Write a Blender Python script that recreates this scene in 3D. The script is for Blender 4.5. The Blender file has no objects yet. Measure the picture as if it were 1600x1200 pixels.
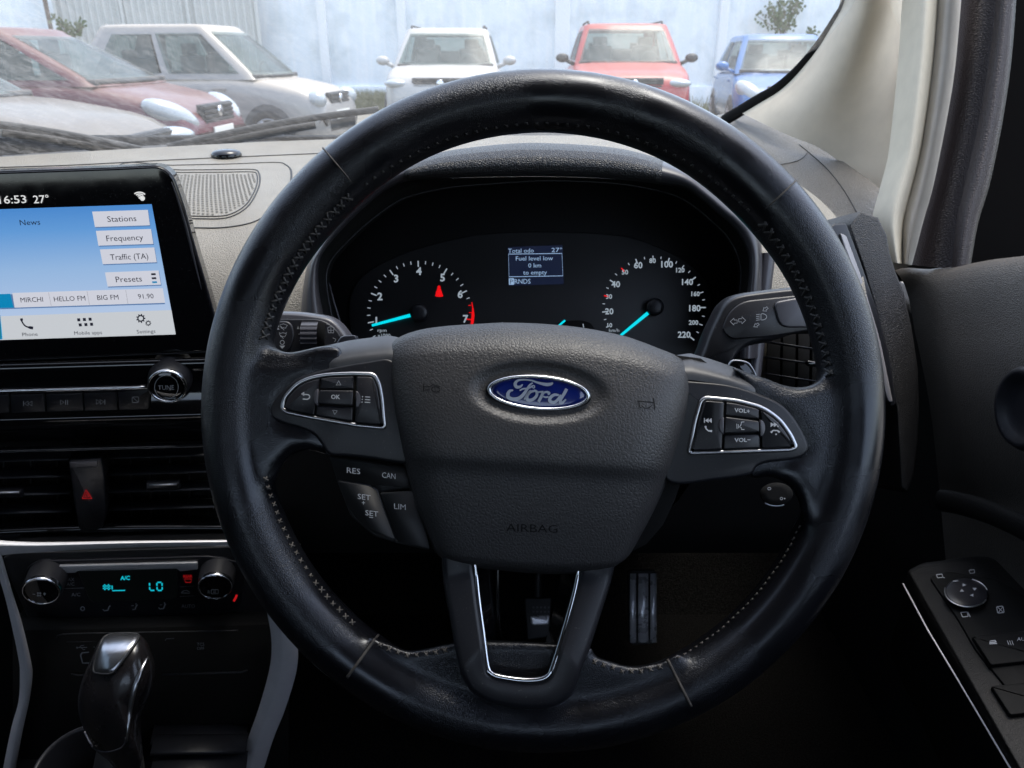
import bpy, bmesh, math, random
from mathutils import Vector, Matrix
from mathutils.bvhtree import BVHTree
import numpy as np
random.seed(7)
PI = math.pi
EXP = 1.95
sc = bpy.context.scene
COL = sc.collection
# ---------------------------------------------------------------- camera frame
C = Vector((0, 0, 1.27))
PITCH = math.radians(23.4)
cp, sp = math.cos(PITCH), math.sin(PITCH)
R_ = Vector((1, 0, 0)); U_ = Vector((0, sp, cp)); F_ = Vector((0, cp, -sp))
def ray(px, py): return F_ + R_*((px-800)/1200) + U_*((600-py)/1200)
def P(px, py, d): return C + ray(px, py)*d
def W(x, y, z): return C + Vector((x, y, z))
class PL:
    def __init__(s, o, x=None, y=None):
        s.o = o.copy(); s.x = (x or R_).normalized(); s.y = (y or U_).normalized(); s.n = s.x.cross(s.y).normalized()
    def at(s, px, py, h=0.0):
        r = ray(px, py); t = (s.o + s.n*h - C).dot(s.n)/r.dot(s.n); return C + r*t
def onY(px, py, y):           # pixel ray at world distance y forward
    r = ray(px, py); return C + r*(y/r.y)
def onX(px, py, x):
    r = ray(px, py); return C + r*(x/r.x)
def onZ(px, py, z):
    r = ray(px, py); return C + r*(z/r.z)
# ---------------------------------------------------------------- materials
def lin(c):
    c = c/255.0
    return c/12.92 if c <= .04045 else ((c+.055)/1.055)**2.4
def srgb(r, g, b): return (lin(r), lin(g), lin(b), 1)
MATS = {}
def newmat(name):
    m = bpy.data.materials.new(name); m.use_nodes = True
    nt = m.node_tree; b = nt.nodes['Principled BSDF']
    MATS[name] = m
    return m, nt, b
def ramp(nt, fac, stops):
    r = nt.nodes.new('ShaderNodeValToRGB'); nt.links.new(fac, r.inputs[0])
    el = r.color_ramp.elements
    while len(el) > 1: el.remove(el[-1])
    el[0].position = stops[0][0]; el[0].color = stops[0][1]
    for p, c in stops[1:]:
        e = el.new(p); e.color = c
    return r
def coords(nt, scale=(1, 1, 1), rot=(0, 0, 0)):
    tc = nt.nodes.new('ShaderNodeTexCoord'); mp = nt.nodes.new('ShaderNodeMapping')
    nt.links.new(tc.outputs['Object'], mp.inputs['Vector'])
    mp.inputs['Scale'].default_value = scale; mp.inputs['Rotation'].default_value = rot
    return mp.outputs[0]
def noise(nt, vec, scale, detail=4, rough=.55):
    n = nt.nodes.new('ShaderNodeTexNoise'); nt.links.new(vec, n.inputs['Vector'])
    n.inputs['Scale'].default_value = scale; n.inputs['Detail'].default_value = detail; n.inputs['Roughness'].default_value = rough
    return n.outputs['Fac']
def mathn(nt, op, a, b=None):
    n = nt.nodes.new('ShaderNodeMath'); n.operation = op
    for k, v in enumerate((a, b)):
        if v is None: continue
        if isinstance(v, (int, float)): n.inputs[k].default_value = v
        else: nt.links.new(v, n.inputs[k])
    return n.outputs[0]
def mixc(nt, fac, a, b):
    n = nt.nodes.new('ShaderNodeMix'); n.data_type = 'RGBA'
    if isinstance(fac, (int, float)): n.inputs[0].default_value = fac
    else: nt.links.new(fac, n.inputs[0])
    for k, v in ((6, a), (7, b)):
        if isinstance(v, tuple): n.inputs[k].default_value = v
        else: nt.links.new(v, n.inputs[k])
    return n.outputs[2]
def bump(nt, b, h, strength, dist):
    n = nt.nodes.new('ShaderNodeBump'); nt.links.new(h, n.inputs['Height'])
    n.inputs['Strength'].default_value = strength; n.inputs['Distance'].default_value = dist
    nt.links.new(n.outputs[0], b.inputs['Normal'])
def plain(name, col, rough=.4, metal=0.0, spec=.5, coat=0.0, var=.12, dust=0.0):
    m, nt, b = newmat(name)
    v = coords(nt)
    n = noise(nt, v, 60, 5)
    c2 = tuple(min(1, x*(1+var)) for x in col[:3])+(1,); c1 = tuple(x*(1-var) for x in col[:3])+(1,)
    c = mixc(nt, n, c1, c2)
    if dust:
        n3 = noise(nt, v, 900, 2, .7)
        k = ramp(nt, n3, [(.66, (0, 0, 0, 1)), (.74, (1, 1, 1, 1))])
        c = mixc(nt, mathn(nt, 'MULTIPLY', k.outputs[0], dust), c, (.35, .33, .3, 1))
    nt.links.new(c, b.inputs['Base Color'])
    r = mathn(nt, 'ADD', mathn(nt, 'MULTIPLY', n, .12), rough-.06)
    nt.links.new(r, b.inputs['Roughness'])
    b.inputs['Metallic'].default_value = metal
    b.inputs['Specular IOR Level'].default_value = spec
    b.inputs['Coat Weight'].default_value = coat
    b.inputs['Coat Roughness'].default_value = .06
    return m
def leather(name, col, rough, scale, strength=.5, dist=.0004, spec=.5, wear=0, kind='pebble', dots=0):
    m, nt, b = newmat(name)
    v = coords(nt)
    wob = nt.nodes.new('ShaderNodeTexNoise'); nt.links.new(v, wob.inputs['Vector']); wob.inputs['Scale'].default_value = scale*.6
    add = nt.nodes.new('ShaderNodeVectorMath'); add.operation = 'MULTIPLY_ADD'
    nt.links.new(wob.outputs['Color'], add.inputs[0]); add.inputs[1].default_value = (.9/scale,)*3; nt.links.new(v, add.inputs[2])
    vo = nt.nodes.new('ShaderNodeTexVoronoi'); nt.links.new(add.outputs[0], vo.inputs['Vector']); vo.inputs['Scale'].default_value = scale
    vo.feature = 'DISTANCE_TO_EDGE' if kind == 'pebble' else 'SMOOTH_F1'
    hh = ramp(nt, vo.outputs['Distance'], [(0, (0, 0, 0, 1)), (.28, (1, 1, 1, 1))] if kind == 'pebble' else [(0, (1, 1, 1, 1)), (.8, (0, 0, 0, 1))]).outputs[0]
    n2 = noise(nt, v, scale*2.5, 3)
    hsum = mathn(nt, 'ADD', hh, mathn(nt, 'MULTIPLY', n2, .35))
    if wear:      # handled areas where the grain has been polished flat
        wn = noise(nt, v, 14, 2)
        wr = ramp(nt, wn, [(.40, (.1, .1, .1, 1)), (.60, (1, 1, 1, 1))]).outputs[0]
        hsum = mathn(nt, 'MULTIPLY', hsum, wr)
        nt.links.new(mathn(nt, 'ADD', mathn(nt, 'MULTIPLY', wr, .14), rough-.10), b.inputs['Roughness'])
    else:
        nt.links.new(mathn(nt, 'ADD', mathn(nt, 'MULTIPLY', n2, .14), rough-.07), b.inputs['Roughness'])
    bump(nt, b, hsum, strength, dist)
    n4 = noise(nt, v, 25, 5)
    c = mixc(nt, n4, tuple(x*.8 for x in col[:3])+(1,), tuple(x*1.2 for x in col[:3])+(1,))
    sp_ = ramp(nt, noise(nt, v, 1400, 1), [(.74, (0, 0, 0, 1)), (.80, (1, 1, 1, 1))]).outputs[0]
    c = mixc(nt, mathn(nt, 'MULTIPLY', sp_, .12), c, (.3, .29, .27, 1))
    nt.links.new(c, b.inputs['Base Color'])
    b.inputs['Specular IOR Level'].default_value = spec
    return m
def emit(name, rgb, k=1.0, base=(0, 0, 0, 1)):
    m, nt, b = newmat(name)
    c = srgb(*rgb)
    b.inputs['Base Color'].default_value = base if base[0] else (c[0]*.05, c[1]*.05, c[2]*.05, 1)
    b.inputs['Roughness'].default_value = .35
    b.inputs['Emission Color'].default_value = c
    b.inputs['Emission Strength'].default_value = k/2**EXP
    return m
# ---------------------------------------------------------------- object plumbing
BASE = {}
def tag(o, label=None, cat=None, group=None, kind=None):
    if label: o['label'] = label
    if cat: o['category'] = cat
    if group: o['group'] = group
    if kind: o['kind'] = kind
    return o
def thing(name, label, cat, loc=(0, 0, 0), group=None, rz=0, local=False):
    o = bpy.data.objects.new(name, None); COL.objects.link(o)
    o.empty_display_size = .05
    o.location = loc; o.rotation_euler = (0, 0, rz)
    BASE[o] = Vector((0, 0, 0)) if local else Vector(loc)
    return tag(o, label, cat, group)
class MB:
    def __init__(s): s.v = []; s.f = []
    def add(s, vs, fs):
        k = len(s.v); s.v += [Vector(v) for v in vs]; s.f += [tuple(i+k for i in f) for f in fs]; return s
    def build(s, name, mat, parent=None, smooth=True, loc=None, angle=None, label=None):
        base = BASE[parent] if parent is not None else Vector(loc or (0, 0, 0))
        me = bpy.data.meshes.new(name)
        me.from_pydata([tuple(v-base) for v in s.v], [], s.f)
        bm = bmesh.new(); bm.from_mesh(me)
        bmesh.ops.recalc_face_normals(bm, faces=bm.faces)
        bm.to_mesh(me); bm.free()
        me.polygons.foreach_set('use_smooth', [smooth]*len(me.polygons))
        if smooth and angle: me.set_sharp_from_angle(angle=math.radians(angle))
        me.materials.append(MATS[mat] if isinstance(mat, str) else mat)
        o = bpy.data.objects.new(name, me); COL.objects.link(o)
        if parent is not None: o.parent = parent
        else: o.location = base
        BASE[o] = base
        if label: o['label'] = label
        return o
# ---------------------------------------------------------------- 2D helpers
def cat2(pts, n=6, closed=True):
    out = []; N = len(pts)
    rng = range(N) if closed else range(N-1)
    for i in rng:
        p0 = pts[(i-1) % N] if closed or i > 0 else pts[i]
        p1 = pts[i]; p2 = pts[(i+1) % N]
        p3 = pts[(i+2) % N] if closed or i+2 < N else pts[(i+1) % N]
        for k in range(n):
            t = k/n; t2 = t*t; t3 = t2*t
            out.append(tuple(.5*((2*b)+(-a+c)*t+(2*a-5*b+4*c-d)*t2+(-a+3*b-3*c+d)*t3) for a, b, c, d in zip(p0, p1, p2, p3)))
    if not closed: out.append(tuple(pts[-1]))
    return out
def fillet(pts, r, n=5):
    out = []; N = len(pts)
    for i in range(N):
        p0, p, p1 = Vector(pts[i-1][:2]), Vector(pts[i][:2]), Vector(pts[(i+1) % N][:2])
        rr = pts[i][2] if len(pts[i]) > 2 else r
        a = (p0-p); b = (p1-p); la, lb = a.length, b.length
        if la < 1e-6 or lb < 1e-6: continue
        k = min(rr, la*.48, lb*.48)
        A = p+a*(k/la); B = p+b*(k/lb)
        if k < .05: out.append((p.x, p.y)); continue
        for j in range(n+1):
            t = j/n; q = A*(1-t)**2+p*(2*t*(1-t))+B*t*t
            out.append((q.x, q.y))
    return out
def area2(p): return sum(p[i-1][0]*p[i][1]-p[i][0]*p[i-1][1] for i in range(len(p)))/2
def inset(p, d):
    N = len(p); s = 1 if area2(p) > 0 else -1; out = []
    for i in range(N):
        a = Vector(p[i])-Vector(p[i-1]); b = Vector(p[(i+1) % N])-Vector(p[i])
        if a.length < 1e-9: a = b
        if b.length < 1e-9: b = a
        a.normalize(); b.normalize()
        na = Vector((-a.y, a.x))*s; nb = Vector((-b.y, b.x))*s
        n = na+nb; L = n.length
        if L < .2: n = na; k = 1
        else:
            n /= L; k = min(1/max(.35, n.dot(na)), 1.8)
        out.append((p[i][0]+n.x*d*k, p[i][1]+n.y*d*k))
    return out
def ell(cx, cy, rx, ry, rot=0, n=48, a0=0, a1=2*PI):
    c, s = math.cos(rot), math.sin(rot); full = abs(a1-a0-2*PI) < 1e-6
    out = []
    for i in range(n if full else n+1):
        t = a0+(a1-a0)*i/n; x = rx*math.cos(t); y = ry*math.sin(t)
        out.append((cx+x*c-y*s, cy+x*s+y*c))
    return out
def plate(mb, pl, out, h0, h1, bev=1.5, bh=.0008, seg=3, back=True):
    """solid with a rounded front edge: rings of px outlines at heights on plane pl"""
    rings = [(out, h0)]
    for k in range(seg+1):
        t = k/seg*PI/2
        rings.append((inset(out, bev*(1-math.cos(t))) if k else out, h1-bh+bh*math.sin(t)))
    base = [pl.at(x, y, h1-bh) for x, y in out]
    N = len(out); vs = [b - pl.n*(h1-bh-h0) for b in base]; fs = []
    for o2, h in rings[1:]: vs += [pl.at(x, y, h) for x, y in o2]
    K = len(rings)
    for k in range(K-1):
        for i in range(N):
            j = (i+1) % N; fs.append((k*N+i, k*N+j, (k+1)*N+j, (k+1)*N+i))
    fs.append(tuple((K-1)*N+i for i in range(N)))
    if back: fs.append(tuple(reversed(range(N))))
    mb.add(vs, fs); return mb
def pillow(mb, pl, out, hm, t, w, seg=5, flat=False):
    """both sides rounded; hm mid height, t half thickness, w px inset"""
    N = len(out); vs = []; fs = []; K = 0
    for k in range(-seg, seg+1):
        a = k/seg*PI/2
        o2 = inset(out, w*(1-math.cos(a))) if k else out
        vs += [pl.at(x, y, hm)+pl.n*(t*math.sin(a)) for x, y in o2]; K += 1
    for k in range(K-1):
        for i in range(N):
            j = (i+1) % N; fs.append((k*N+i, k*N+j, (k+1)*N+j, (k+1)*N+i))
    fs.append(tuple((K-1)*N+i for i in range(N))); fs.append(tuple(reversed(range(N))))
    mb.add(vs, fs); return mb
def dome(mb, fn, out, c, prof):
    """rings scaled towards c; prof list of (scale,height); fn(px,py,h)"""
    N = len(out); vs = []; fs = []
    for s, h in prof: vs += [fn(c[0]+(x-c[0])*s, c[1]+(y-c[1])*s, h) for x, y in out]
    for k in range(len(prof)-1):
        for i in range(N):
            j = (i+1) % N; fs.append((k*N+i, k*N+j, (k+1)*N+j, (k+1)*N+i))
    fs.append(tuple((len(prof)-1)*N+i for i in range(N)))
    mb.add(vs, fs); return mb
def grid(mb, rows, cu=False, cv=False):
    n = len(rows); m = len(rows[0]); vs = [p for r in rows for p in r]; fs = []
    for i in range(n if cv else n-1):
        for j in range(m if cu else m-1):
            i2 = (i+1) % n; j2 = (j+1) % m
            fs.append((i*m+j, i*m+j2, i2*m+j2, i2*m+j))
    mb.add(vs, fs); return mb
def sweep(mb, pts, up, prof, closed=False, caps=True):
    """prof: list of (side,up) offsets or function i->list"""
    N = len(pts); rows = []
    for i in range(N):
        a = pts[i-1] if (closed or i > 0) else pts[i]; b = pts[(i+1) % N] if (closed or i < N-1) else pts[i]
        t = (b-a).normalized(); u = up[i] if isinstance(up, list) else up
        s = t.cross(u).normalized(); u2 = s.cross(t).normalized()
        pr = prof(i/(N-1)) if callable(prof) else prof
        rows.append([pts[i]+s*x+u2*y for x, y in pr])
    k = len(mb.v); grid(mb, rows, cu=True, cv=closed)
    if caps and not closed:
        m = len(rows[0]); mb.f.append(tuple(k+j for j in range(m))); mb.f.append(tuple(k+(N-1)*m+j for j in reversed(range(m))))
    return mb
def oval(w, t, n=10): return [(w*math.cos(2*PI*k/n), t*math.sin(2*PI*k/n)) for k in range(n)]
def lathe(mb, o, ax, prof, n=32, x=None):
    ax = ax.normalized(); x = (x or (Vector((0, 0, 1)).cross(ax) if abs(ax.z) < .9 else Vector((1, 0, 0)))).normalized()
    y = ax.cross(x).normalized(); x = y.cross(ax)
    rows = [[o+ax*z+(x*math.cos(2*PI*k/n)+y*math.sin(2*PI*k/n))*r for k in range(n)] for r, z in prof]
    grid(mb, rows, cu=True); return mb
def box(mb, c, sx, sy, sz, bev=0, mat=None, taper=1.0):
    """bevelled box, half sizes; mat = 3x3 rotation"""
    bm = bmesh.new(); bmesh.ops.create_cube(bm, size=2)
    for v in bm.verts: v.co = Vector((v.co.x*sx*(taper if v.co.z > 0 else 1), v.co.y*sy*(taper if v.co.z > 0 else 1), v.co.z*sz))
    if bev: bmesh.ops.bevel(bm, geom=bm.edges[:], offset=bev, segments=2, affect='EDGES', profile=.7)
    bm.verts.index_update()
    mb.add([Vector(c)+(mat @ v.co if mat else v.co) for v in bm.verts], [[v.index for v in f.verts] for f in bm.faces]); bm.free(); return mb
def rib(mb, pts, w, S, closed=False, lift=0):
    """flat ribbon line in px space mapped by S(px,py); w number or list"""
    N = len(pts); vs = []; fs = []
    for i in range(N):
        a = Vector(pts[i-1] if (closed or i > 0) else pts[i]); b = Vector(pts[(i+1) % N] if (closed or i < N-1) else pts[i])
        t = b-a
        if t.length < 1e-9: t = Vector((1, 0))
        t.normalize(); n = Vector((-t.y, t.x))*((w[i] if isinstance(w, (list, tuple)) else w)/2)
        vs += [S(pts[i][0]+n.x, pts[i][1]+n.y), S(pts[i][0]-n.x, pts[i][1]-n.y)]
    for i in range(N if closed else N-1):
        j = (i+1) % N; fs.append((2*i, 2*i+1, 2*j+1, 2*j))
    mb.add(vs, fs); return mb
def poly(mb, pts, S): return mb.add([S(x, y) for x, y in pts], [tuple(range(len(pts)))])
def disc(mb, cx, cy, r, S, n=14, ry=None): return poly(mb, ell(cx, cy, r, ry or r, 0, n), S)
_fc = {}
def glyphs(s, bold):
    key = (s, bold)
    if key in _fc: return _fc[key]
    def mk(t):
        cu = bpy.data.curves.new('t', 'FONT'); cu.body = t; cu.size = 1; cu.resolution_u = 2; cu.offset = bold; cu.fill_mode = 'FRONT'
        o = bpy.data.objects.new('t', cu); COL.objects.link(o); bpy.context.view_layer.update()
        me = bpy.data.meshes.new_from_object(o.evaluated_get(bpy.context.evaluated_depsgraph_get()))
        v = [tuple(x.co) for x in me.vertices]; f = [tuple(p.vertices) for p in me.polygons]
        bpy.data.objects.remove(o); bpy.data.curves.remove(cu); bpy.data.meshes.remove(me)
        return v, f
    if 'H' not in _fc:
        hv, _ = mk('H'); _fc['H'] = max(v[1] for v in hv)
    v, f = mk(s)
    x0 = min(a[0] for a in v); x1 = max(a[0] for a in v); H = _fc['H']
    _fc[key] = ([((a[0]-x0)/H, a[1]/H) for a in v], f, (x1-x0)/H)
    return _fc[key]
def T(mb, s, px, py, h, S, w=None, slope=0.0, lean=0.0, bold=.0, al='C'):
    """text in px space: (px,py)=centre of cap height; h = cap height px; slope = dy/dx; lean = dx per dy"""
    v, f, wd = glyphs(s, bold); sx = (w/wd) if w else h
    vs = []
    for a, b in v:
        x = a*sx - (wd*sx/2 if al == 'C' else 0); y = -(b-.5)*h
        vs.append(S(px+x+lean*y, py+y+slope*x))
    mb.add(vs, f); return mb
def col_bvh(objs):
    vs = []; fs = []
    for o in objs:
        k = len(vs); b = BASE[o]
        vs += [v.co+b for v in o.data.vertices]; fs += [tuple(i+k for i in p.vertices) for p in o.data.polygons]
    return BVHTree.FromPolygons(vs, fs)
def onto(bvh, off=.0002, d=.41):
    def S(px, py):
        r = ray(px, py).normalized(); hit = bvh.ray_cast(C, r)
        if hit[0] is None: return P(px, py, d)
        n = hit[1]
        if n.dot(r) > 0: n = -n
        return hit[0]+n*off
    return S
# ---------------------------------------------------------------- material set
leather('rim_leather', (.0045, .0047, .0062, 1), .32, 900, .40, .00035, wear=1)
MATS['rim_leather'].node_tree.nodes['Principled BSDF'].inputs['Specular IOR Level'].default_value = .42; _b = MATS['rim_leather'].node_tree.nodes['Principled BSDF']; _b.inputs['Specular Tint'].default_value = (.88, .92, 1, 1); _b.inputs['Coat Weight'].default_value = .18; _b.inputs['Coat Roughness'].default_value = .22
leather('airbag_skin', (.029, .0282, .0292, 1), .45, 540, .36, .0003)
leather('dash_skin', (.235, .212, .172, 1), .50, 520, .6, .0006)
leather('dash_skin_black', (.022, .022, .024, 1), .42, 620, .8, .0006)
leather('door_skin', (.075, .068, .060, 1), .46, 560, .6, .0005)
leather('pillar_cloth', (.60, .53, .42, 1), .8, 1500, .25, .0002)
plain('cream_seal', (.62, .56, .44, 1), .7)
leather('seal_cloth', (.48, .45, .40, 1), .85, 1300, .8, .0005)
leather('frame_skin', (.022, .015, .015, 1), .55, 420, .45, .0008)
plain('satin_black', (.011, .0115, .0145, 1), .38, spec=.38, dust=.2)
plain('satin_cap', (.045, .046, .050, 1), .42)
plain('satin_grey', (.045, .044, .052, 1), .36, spec=.6)
plain('gloss_black', (.004, .004, .005, 1), .07, spec=.6, dust=.15)
leather('arm_skin', (.006, .0058, .0058, 1), .6, 700, .4, .0004, spec=.2)
plain('pedal_metal', (.75, .74, .77, 1), .28, metal=.5)
plain('hole_dark', (.085, .078, .066, 1), .8)
plain('knob_side', (.018, .018, .021, 1), .4)
plain('matt_black', (.008, .008, .009, 1), .6)
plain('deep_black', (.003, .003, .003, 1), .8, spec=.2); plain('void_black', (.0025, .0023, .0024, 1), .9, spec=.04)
plain('button_black', (.009, .009, .012, 1), .40, dust=.15)
plain('silver_trim', (.70, .68, .69, 1), .40, metal=.15, coat=.3)
plain('chrome', (.62, .63, .66, 1), .16, metal=1.0)
plain('satin_chrome', (.55, .55, .57, 1), .30, metal=1.0)
plain('knob_black', (.010, .009, .010, 1), .28, coat=.3)
plain('badge_blue', (.004, .012, .12, 1), .18, coat=.8)
plain('badge_silver', (.42, .46, .55, 1), .30, metal=.7)
plain('seam_thread', (.075, .068, .060, 1), .8)
plain('thread_black', (.016, .015, .015, 1), .6)
plain('seam_line', (.035, .030, .026, 1), .7)
plain('trim_mid', (.26, .25, .26, 1), .4)
plain('bar_silver', (.62, .61, .62, 1), .3, metal=.4)
plain('print_white', (.45, .46, .48, 1), .5)
plain('print_grey', (.34, .35, .37, 1), .5)
plain('emboss', (.003, .003, .0035, 1), .7, spec=.2)
plain('cluster_face', (.006, .006, .0075, 1), .5)
plain('cluster_black', (.0035, .0035, .004, 1), .55, spec=.25)
emit('dial_white', (165, 178, 190), .8); emit('dial_cyan', (0, 225, 245), .95); emit('dial_red', (235, 14, 20), 1.0)
emit('lcd_back', (18, 26, 50), .9); emit('lcd_text', (150, 180, 215), .9)
emit('clim_cyan', (20, 190, 210), .9); emit('clim_red', (150, 20, 22), .8); emit('mark_blue', (10, 50, 160), .7)
emit('clim_back', (8, 12, 13), .3); emit('haz_red', (190, 25, 30), .8)
emit('scr_white', (222, 224, 230), 1.0); emit('scr_tile', (203, 205, 216), 1.0); emit('scr_dark', (22, 24, 40), 1.0)
emit('scr_bar', (196, 200, 205), 1.0); emit('scr_cyan', (10, 130, 180), 1.0); emit('scr_text', (225, 225, 225), 1.0)
emit('scr_shadow', (88, 120, 165), 1.0); emit('scr_shut', (150, 152, 160), 1.0)
def screen_blue():
    m, nt, b = newmat('scr_blue')
    tc = nt.nodes.new('ShaderNodeTexCoord'); s = nt.nodes.new('ShaderNodeSeparateXYZ'); nt.links.new(tc.outputs['Generated'], s.inputs[0])
    r = ramp(nt, s.outputs['Z'], [(0, srgb(176, 196, 226)), (.45, srgb(146, 180, 220)), (.8, srgb(96, 152, 212)), (1, srgb(72, 134, 203))])
    b.inputs['Base Color'].default_value = (.01, .01, .01, 1); b.inputs['Roughness'].default_value = .3
    nt.links.new(r.outputs[0], b.inputs['Emission Color']); b.inputs['Emission Strength'].default_value = 1/2**EXP
screen_blue()
# ================================================================ STEERING WHEEL
WP = PL(P(848, 641, .415))
K = .415/1200
SW = thing('steering_wheel', 'black leather steering wheel with a blue oval badge on its airbag cover', 'steering wheel', P(848, 641, .415))
RC, RA, RB = 483*K, 47.5*K, .0178
def wpt(th, r, h): return WP.o + WP.x*(r*math.cos(th)) + WP.y*(r*math.sin(th)) + WP.n*h
def remeshed(mb, name, mat, parent, vox, it, fac=.5):
    me = bpy.data.meshes.new('tmp'); me.from_pydata([tuple(v) for v in mb.v], [], mb.f)
    bm = bmesh.new(); bm.from_mesh(me); bmesh.ops.recalc_face_normals(bm, faces=bm.faces); bm.to_mesh(me); bm.free()
    o = bpy.data.objects.new('tmp', me); COL.objects.link(o)
    m = o.modifiers.new('r', 'REMESH'); m.mode = 'VOXEL'; m.voxel_size = vox
    m = o.modifiers.new('s', 'SMOOTH'); m.iterations = it; m.factor = fac
    bpy.context.view_layer.update()
    ev = bpy.data.meshes.new_from_object(o.evaluated_get(bpy.context.evaluated_depsgraph_get()))
    out = MB(); out.v = [v.co.copy() for v in ev.vertices]; out.f = [tuple(p.vertices) for p in ev.polygons]
    bpy.data.objects.remove(o); bpy.data.meshes.remove(ev); bpy.data.meshes.remove(me)
    return out.build(name, mat, parent)
mb = MB(); rows = []
for i in range(220):
    th = 2*PI*i/220
    # slightly fatter grips at ten and two
    g = 1+.05*(math.exp(-((th-2.36)/.25)**2)+math.exp(-((th-.76)/.25)**2))
    rows.append([wpt(th, RC+RA*g*math.cos(a)-RA*(g-1), RB*math.sin(a)) for a in [2*PI*k/28 for k in range(28)]])
grid(mb, rows, cu=True, cv=True)
spL = [(352, 600), (392, 566), (425, 550), (450, 556), (483, 549), (516, 543), (535, 552), (535, 600), (530, 660), (520, 711), (490, 703), (464, 706), (443, 722), (425, 760), (385, 790), (350, 700)]
spR = [(1343, 600), (1320, 560), (1287, 588), (1270, 602), (1247, 606), (1223, 602), (1197, 596), (1173, 589), (1140, 576), (1170, 606), (1165, 660), (1168, 744), (1200, 743), (1230, 756), (1249, 785), (1258, 822), (1300, 850), (1345, 700)]
spB = [(578, 1000), (590, 999), (606, 1004), (637, 1017), (669, 1013), (705, 1005), (760, 1000), (920, 1010), (919, 1024), (945, 1030), (976, 1040), (1002, 1040), (1040, 1031), (1062, 1020), (1085, 1060), (1040, 1120), (848, 1150), (650, 1120), (590, 1075)]
def prism(mb, pl, out, h0, h1):
    N = len(out); vs = [pl.at(x, y, h0) for x, y in out]+[pl.at(x, y, h1) for x, y in out]
    fs = [(i, (i+1) % N, N+(i+1) % N, N+i) for i in range(N)]+[tuple(range(N)), tuple(N+i for i in reversed(range(N)))]
    return mb.add(vs, fs)
up = lambda l: [(x, y-(4 if y < 600 and (415 < x < 1285) else 0)) for x, y in l]
prism(mb, WP, cat2(up(spL), 4), -.012, .0098)
prism(mb, WP, cat2(up(spR), 4), -.012, .0098)
prism(mb, WP, cat2(spB, 4), -.012, .0115)
prism(mb, WP, [(495, 556), (530, 556), (600, 556), (600, 600), (495, 640)], -.012, .0055)
prism(mb, WP, [(1205, 606), (1172, 602), (1100, 590), (1100, 640), (1190, 660)], -.012, .0055)
prism(mb, WP, [(350, 590), (410, 572), (450, 570), (480, 574), (450, 596), (424, 630), (430, 660), (460, 675), (480, 690), (455, 700), (425, 730), (410, 770), (350, 780)], -.010, .0118)
prism(mb, WP, [(1345, 600), (1290, 606), (1240, 618), (1205, 616), (1240, 645), (1266, 690), (1262, 716), (1235, 735), (1252, 765), (1268, 810), (1345, 810)], -.010, .0118)
rim = remeshed(mb, 'leather_rim', 'rim_leather', SW, .0015, 40)
BV = col_bvh([rim]); Srim = onto(BV, .0003, .41)
# seams across the rim
for k, a in enumerate((130.0, 42.4, 233.8, 296.6)):
    th = math.radians(a); mb = MB()
    def ring(dr): return [wpt(th, RC+(RA+dr)*math.cos(t)+.0004*0, (RB+dr)*math.sin(t)) for t in [2*PI*j/48 for j in range(48)]]
    rr = ring(-.0002)
    if a > 200:   # follow the flared leather at the bottom
        r0 = 400 if a < 250 else 395
        q = []
        for j in range(30):
            r = (436+(517-436)*j/29)
            q.append(Srim(848+r*math.cos(th), 641-r*math.sin(th)))
        sweep(mb, q, WP.n, oval(.0008, .0005, 6))
    else:
        sweep(mb, rr, WP.n.cross(Vector((math.cos(th), math.sin(th)*sp, math.sin(th)*cp))), oval(.0008, .0005, 6), closed=True)
    mb.build('leather_seam', 'seam_line', SW)
# stitching: little crossed threads lying on the leather
def stitches(path, step, mat, size=6.5, w=.00042, th=1.0):
    mb = MB(); acc = 0; pts = []
    for i in range(len(path)-1):
        a, b = Vector(path[i]), Vector(path[i+1]); L = (b-a).length; s = -acc
        while s+step <= L:
            s += step; pts.append((a+(b-a)*(s/L), (b-a).normalized()))
        acc = L-s if s > 0 else acc+L
    for k, (p, t) in enumerate(pts):
        n = Vector((-t.y, t.x)); sg = 1 if k % 2 else -1
        j = random.uniform(.8, 1.15)
        if size > 12 and k % 2: p = p-t*size*.35
        if size < 12 and th > .6 and k % 2: continue
        j *= random.uniform(.9, 1.15); p = p+n*random.uniform(-.6, .6)
        for sg in ((1, -1) if size < 12 and th > .6 else (sg,) if th > .6 else (.35,)):
            a = p+t*size*.34*j+n*sg*size*.26*j*th; b = p-t*size*.34*j-n*sg*size*.26*j*th
            q = [Srim(*(a.lerp(b, u))) for u in (0, .5, 1)]
            q = [x+WP.n*(.0003 if i == 1 else -.0002) for i, x in enumerate(q)]
            sweep(mb, q, WP.n, oval(w, w, 6))
    return mb
def arc(r, a0, a1, n=60): return [(848+r*math.cos(math.radians(a0+(a1-a0)*i/n)), 641-r*math.sin(math.radians(a0+(a1-a0)*i/n))) for i in range(n+1)]
stitches(arc(449, 129, 43, 90), 8, 'x').build('upper_stitching', 'thread_black', SW)
for a_, b_ in ((131.5, 166), (41, 6)): stitches(arc(451, a_, b_), 7.5, 'x', 13, .0007, 1.6).build('grip_stitching', 'thread_black', SW)
m1 = stitches(arc(446, 193, 229), 7.0, 'x', 8.5, .00042, 1.3); m1.build('side_stitching', 'seam_thread', SW)
m1 = stitches(arc(441, 337, 298), 10.5, 'x', 8, .00042, .5); m1.build('side_stitching', 'seam_thread', SW)
for l_ in ([(588, 1004), (606, 1013), (637, 1025), (669, 1022), (700, 1015)], [(922, 1033), (945, 1040), (976, 1050), (1002, 1050), (1036, 1041)]): stitches(l_, 7.5, 'x', 8.5, .0004, 1.4).build('lower_stitching', 'seam_thread', SW)
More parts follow.
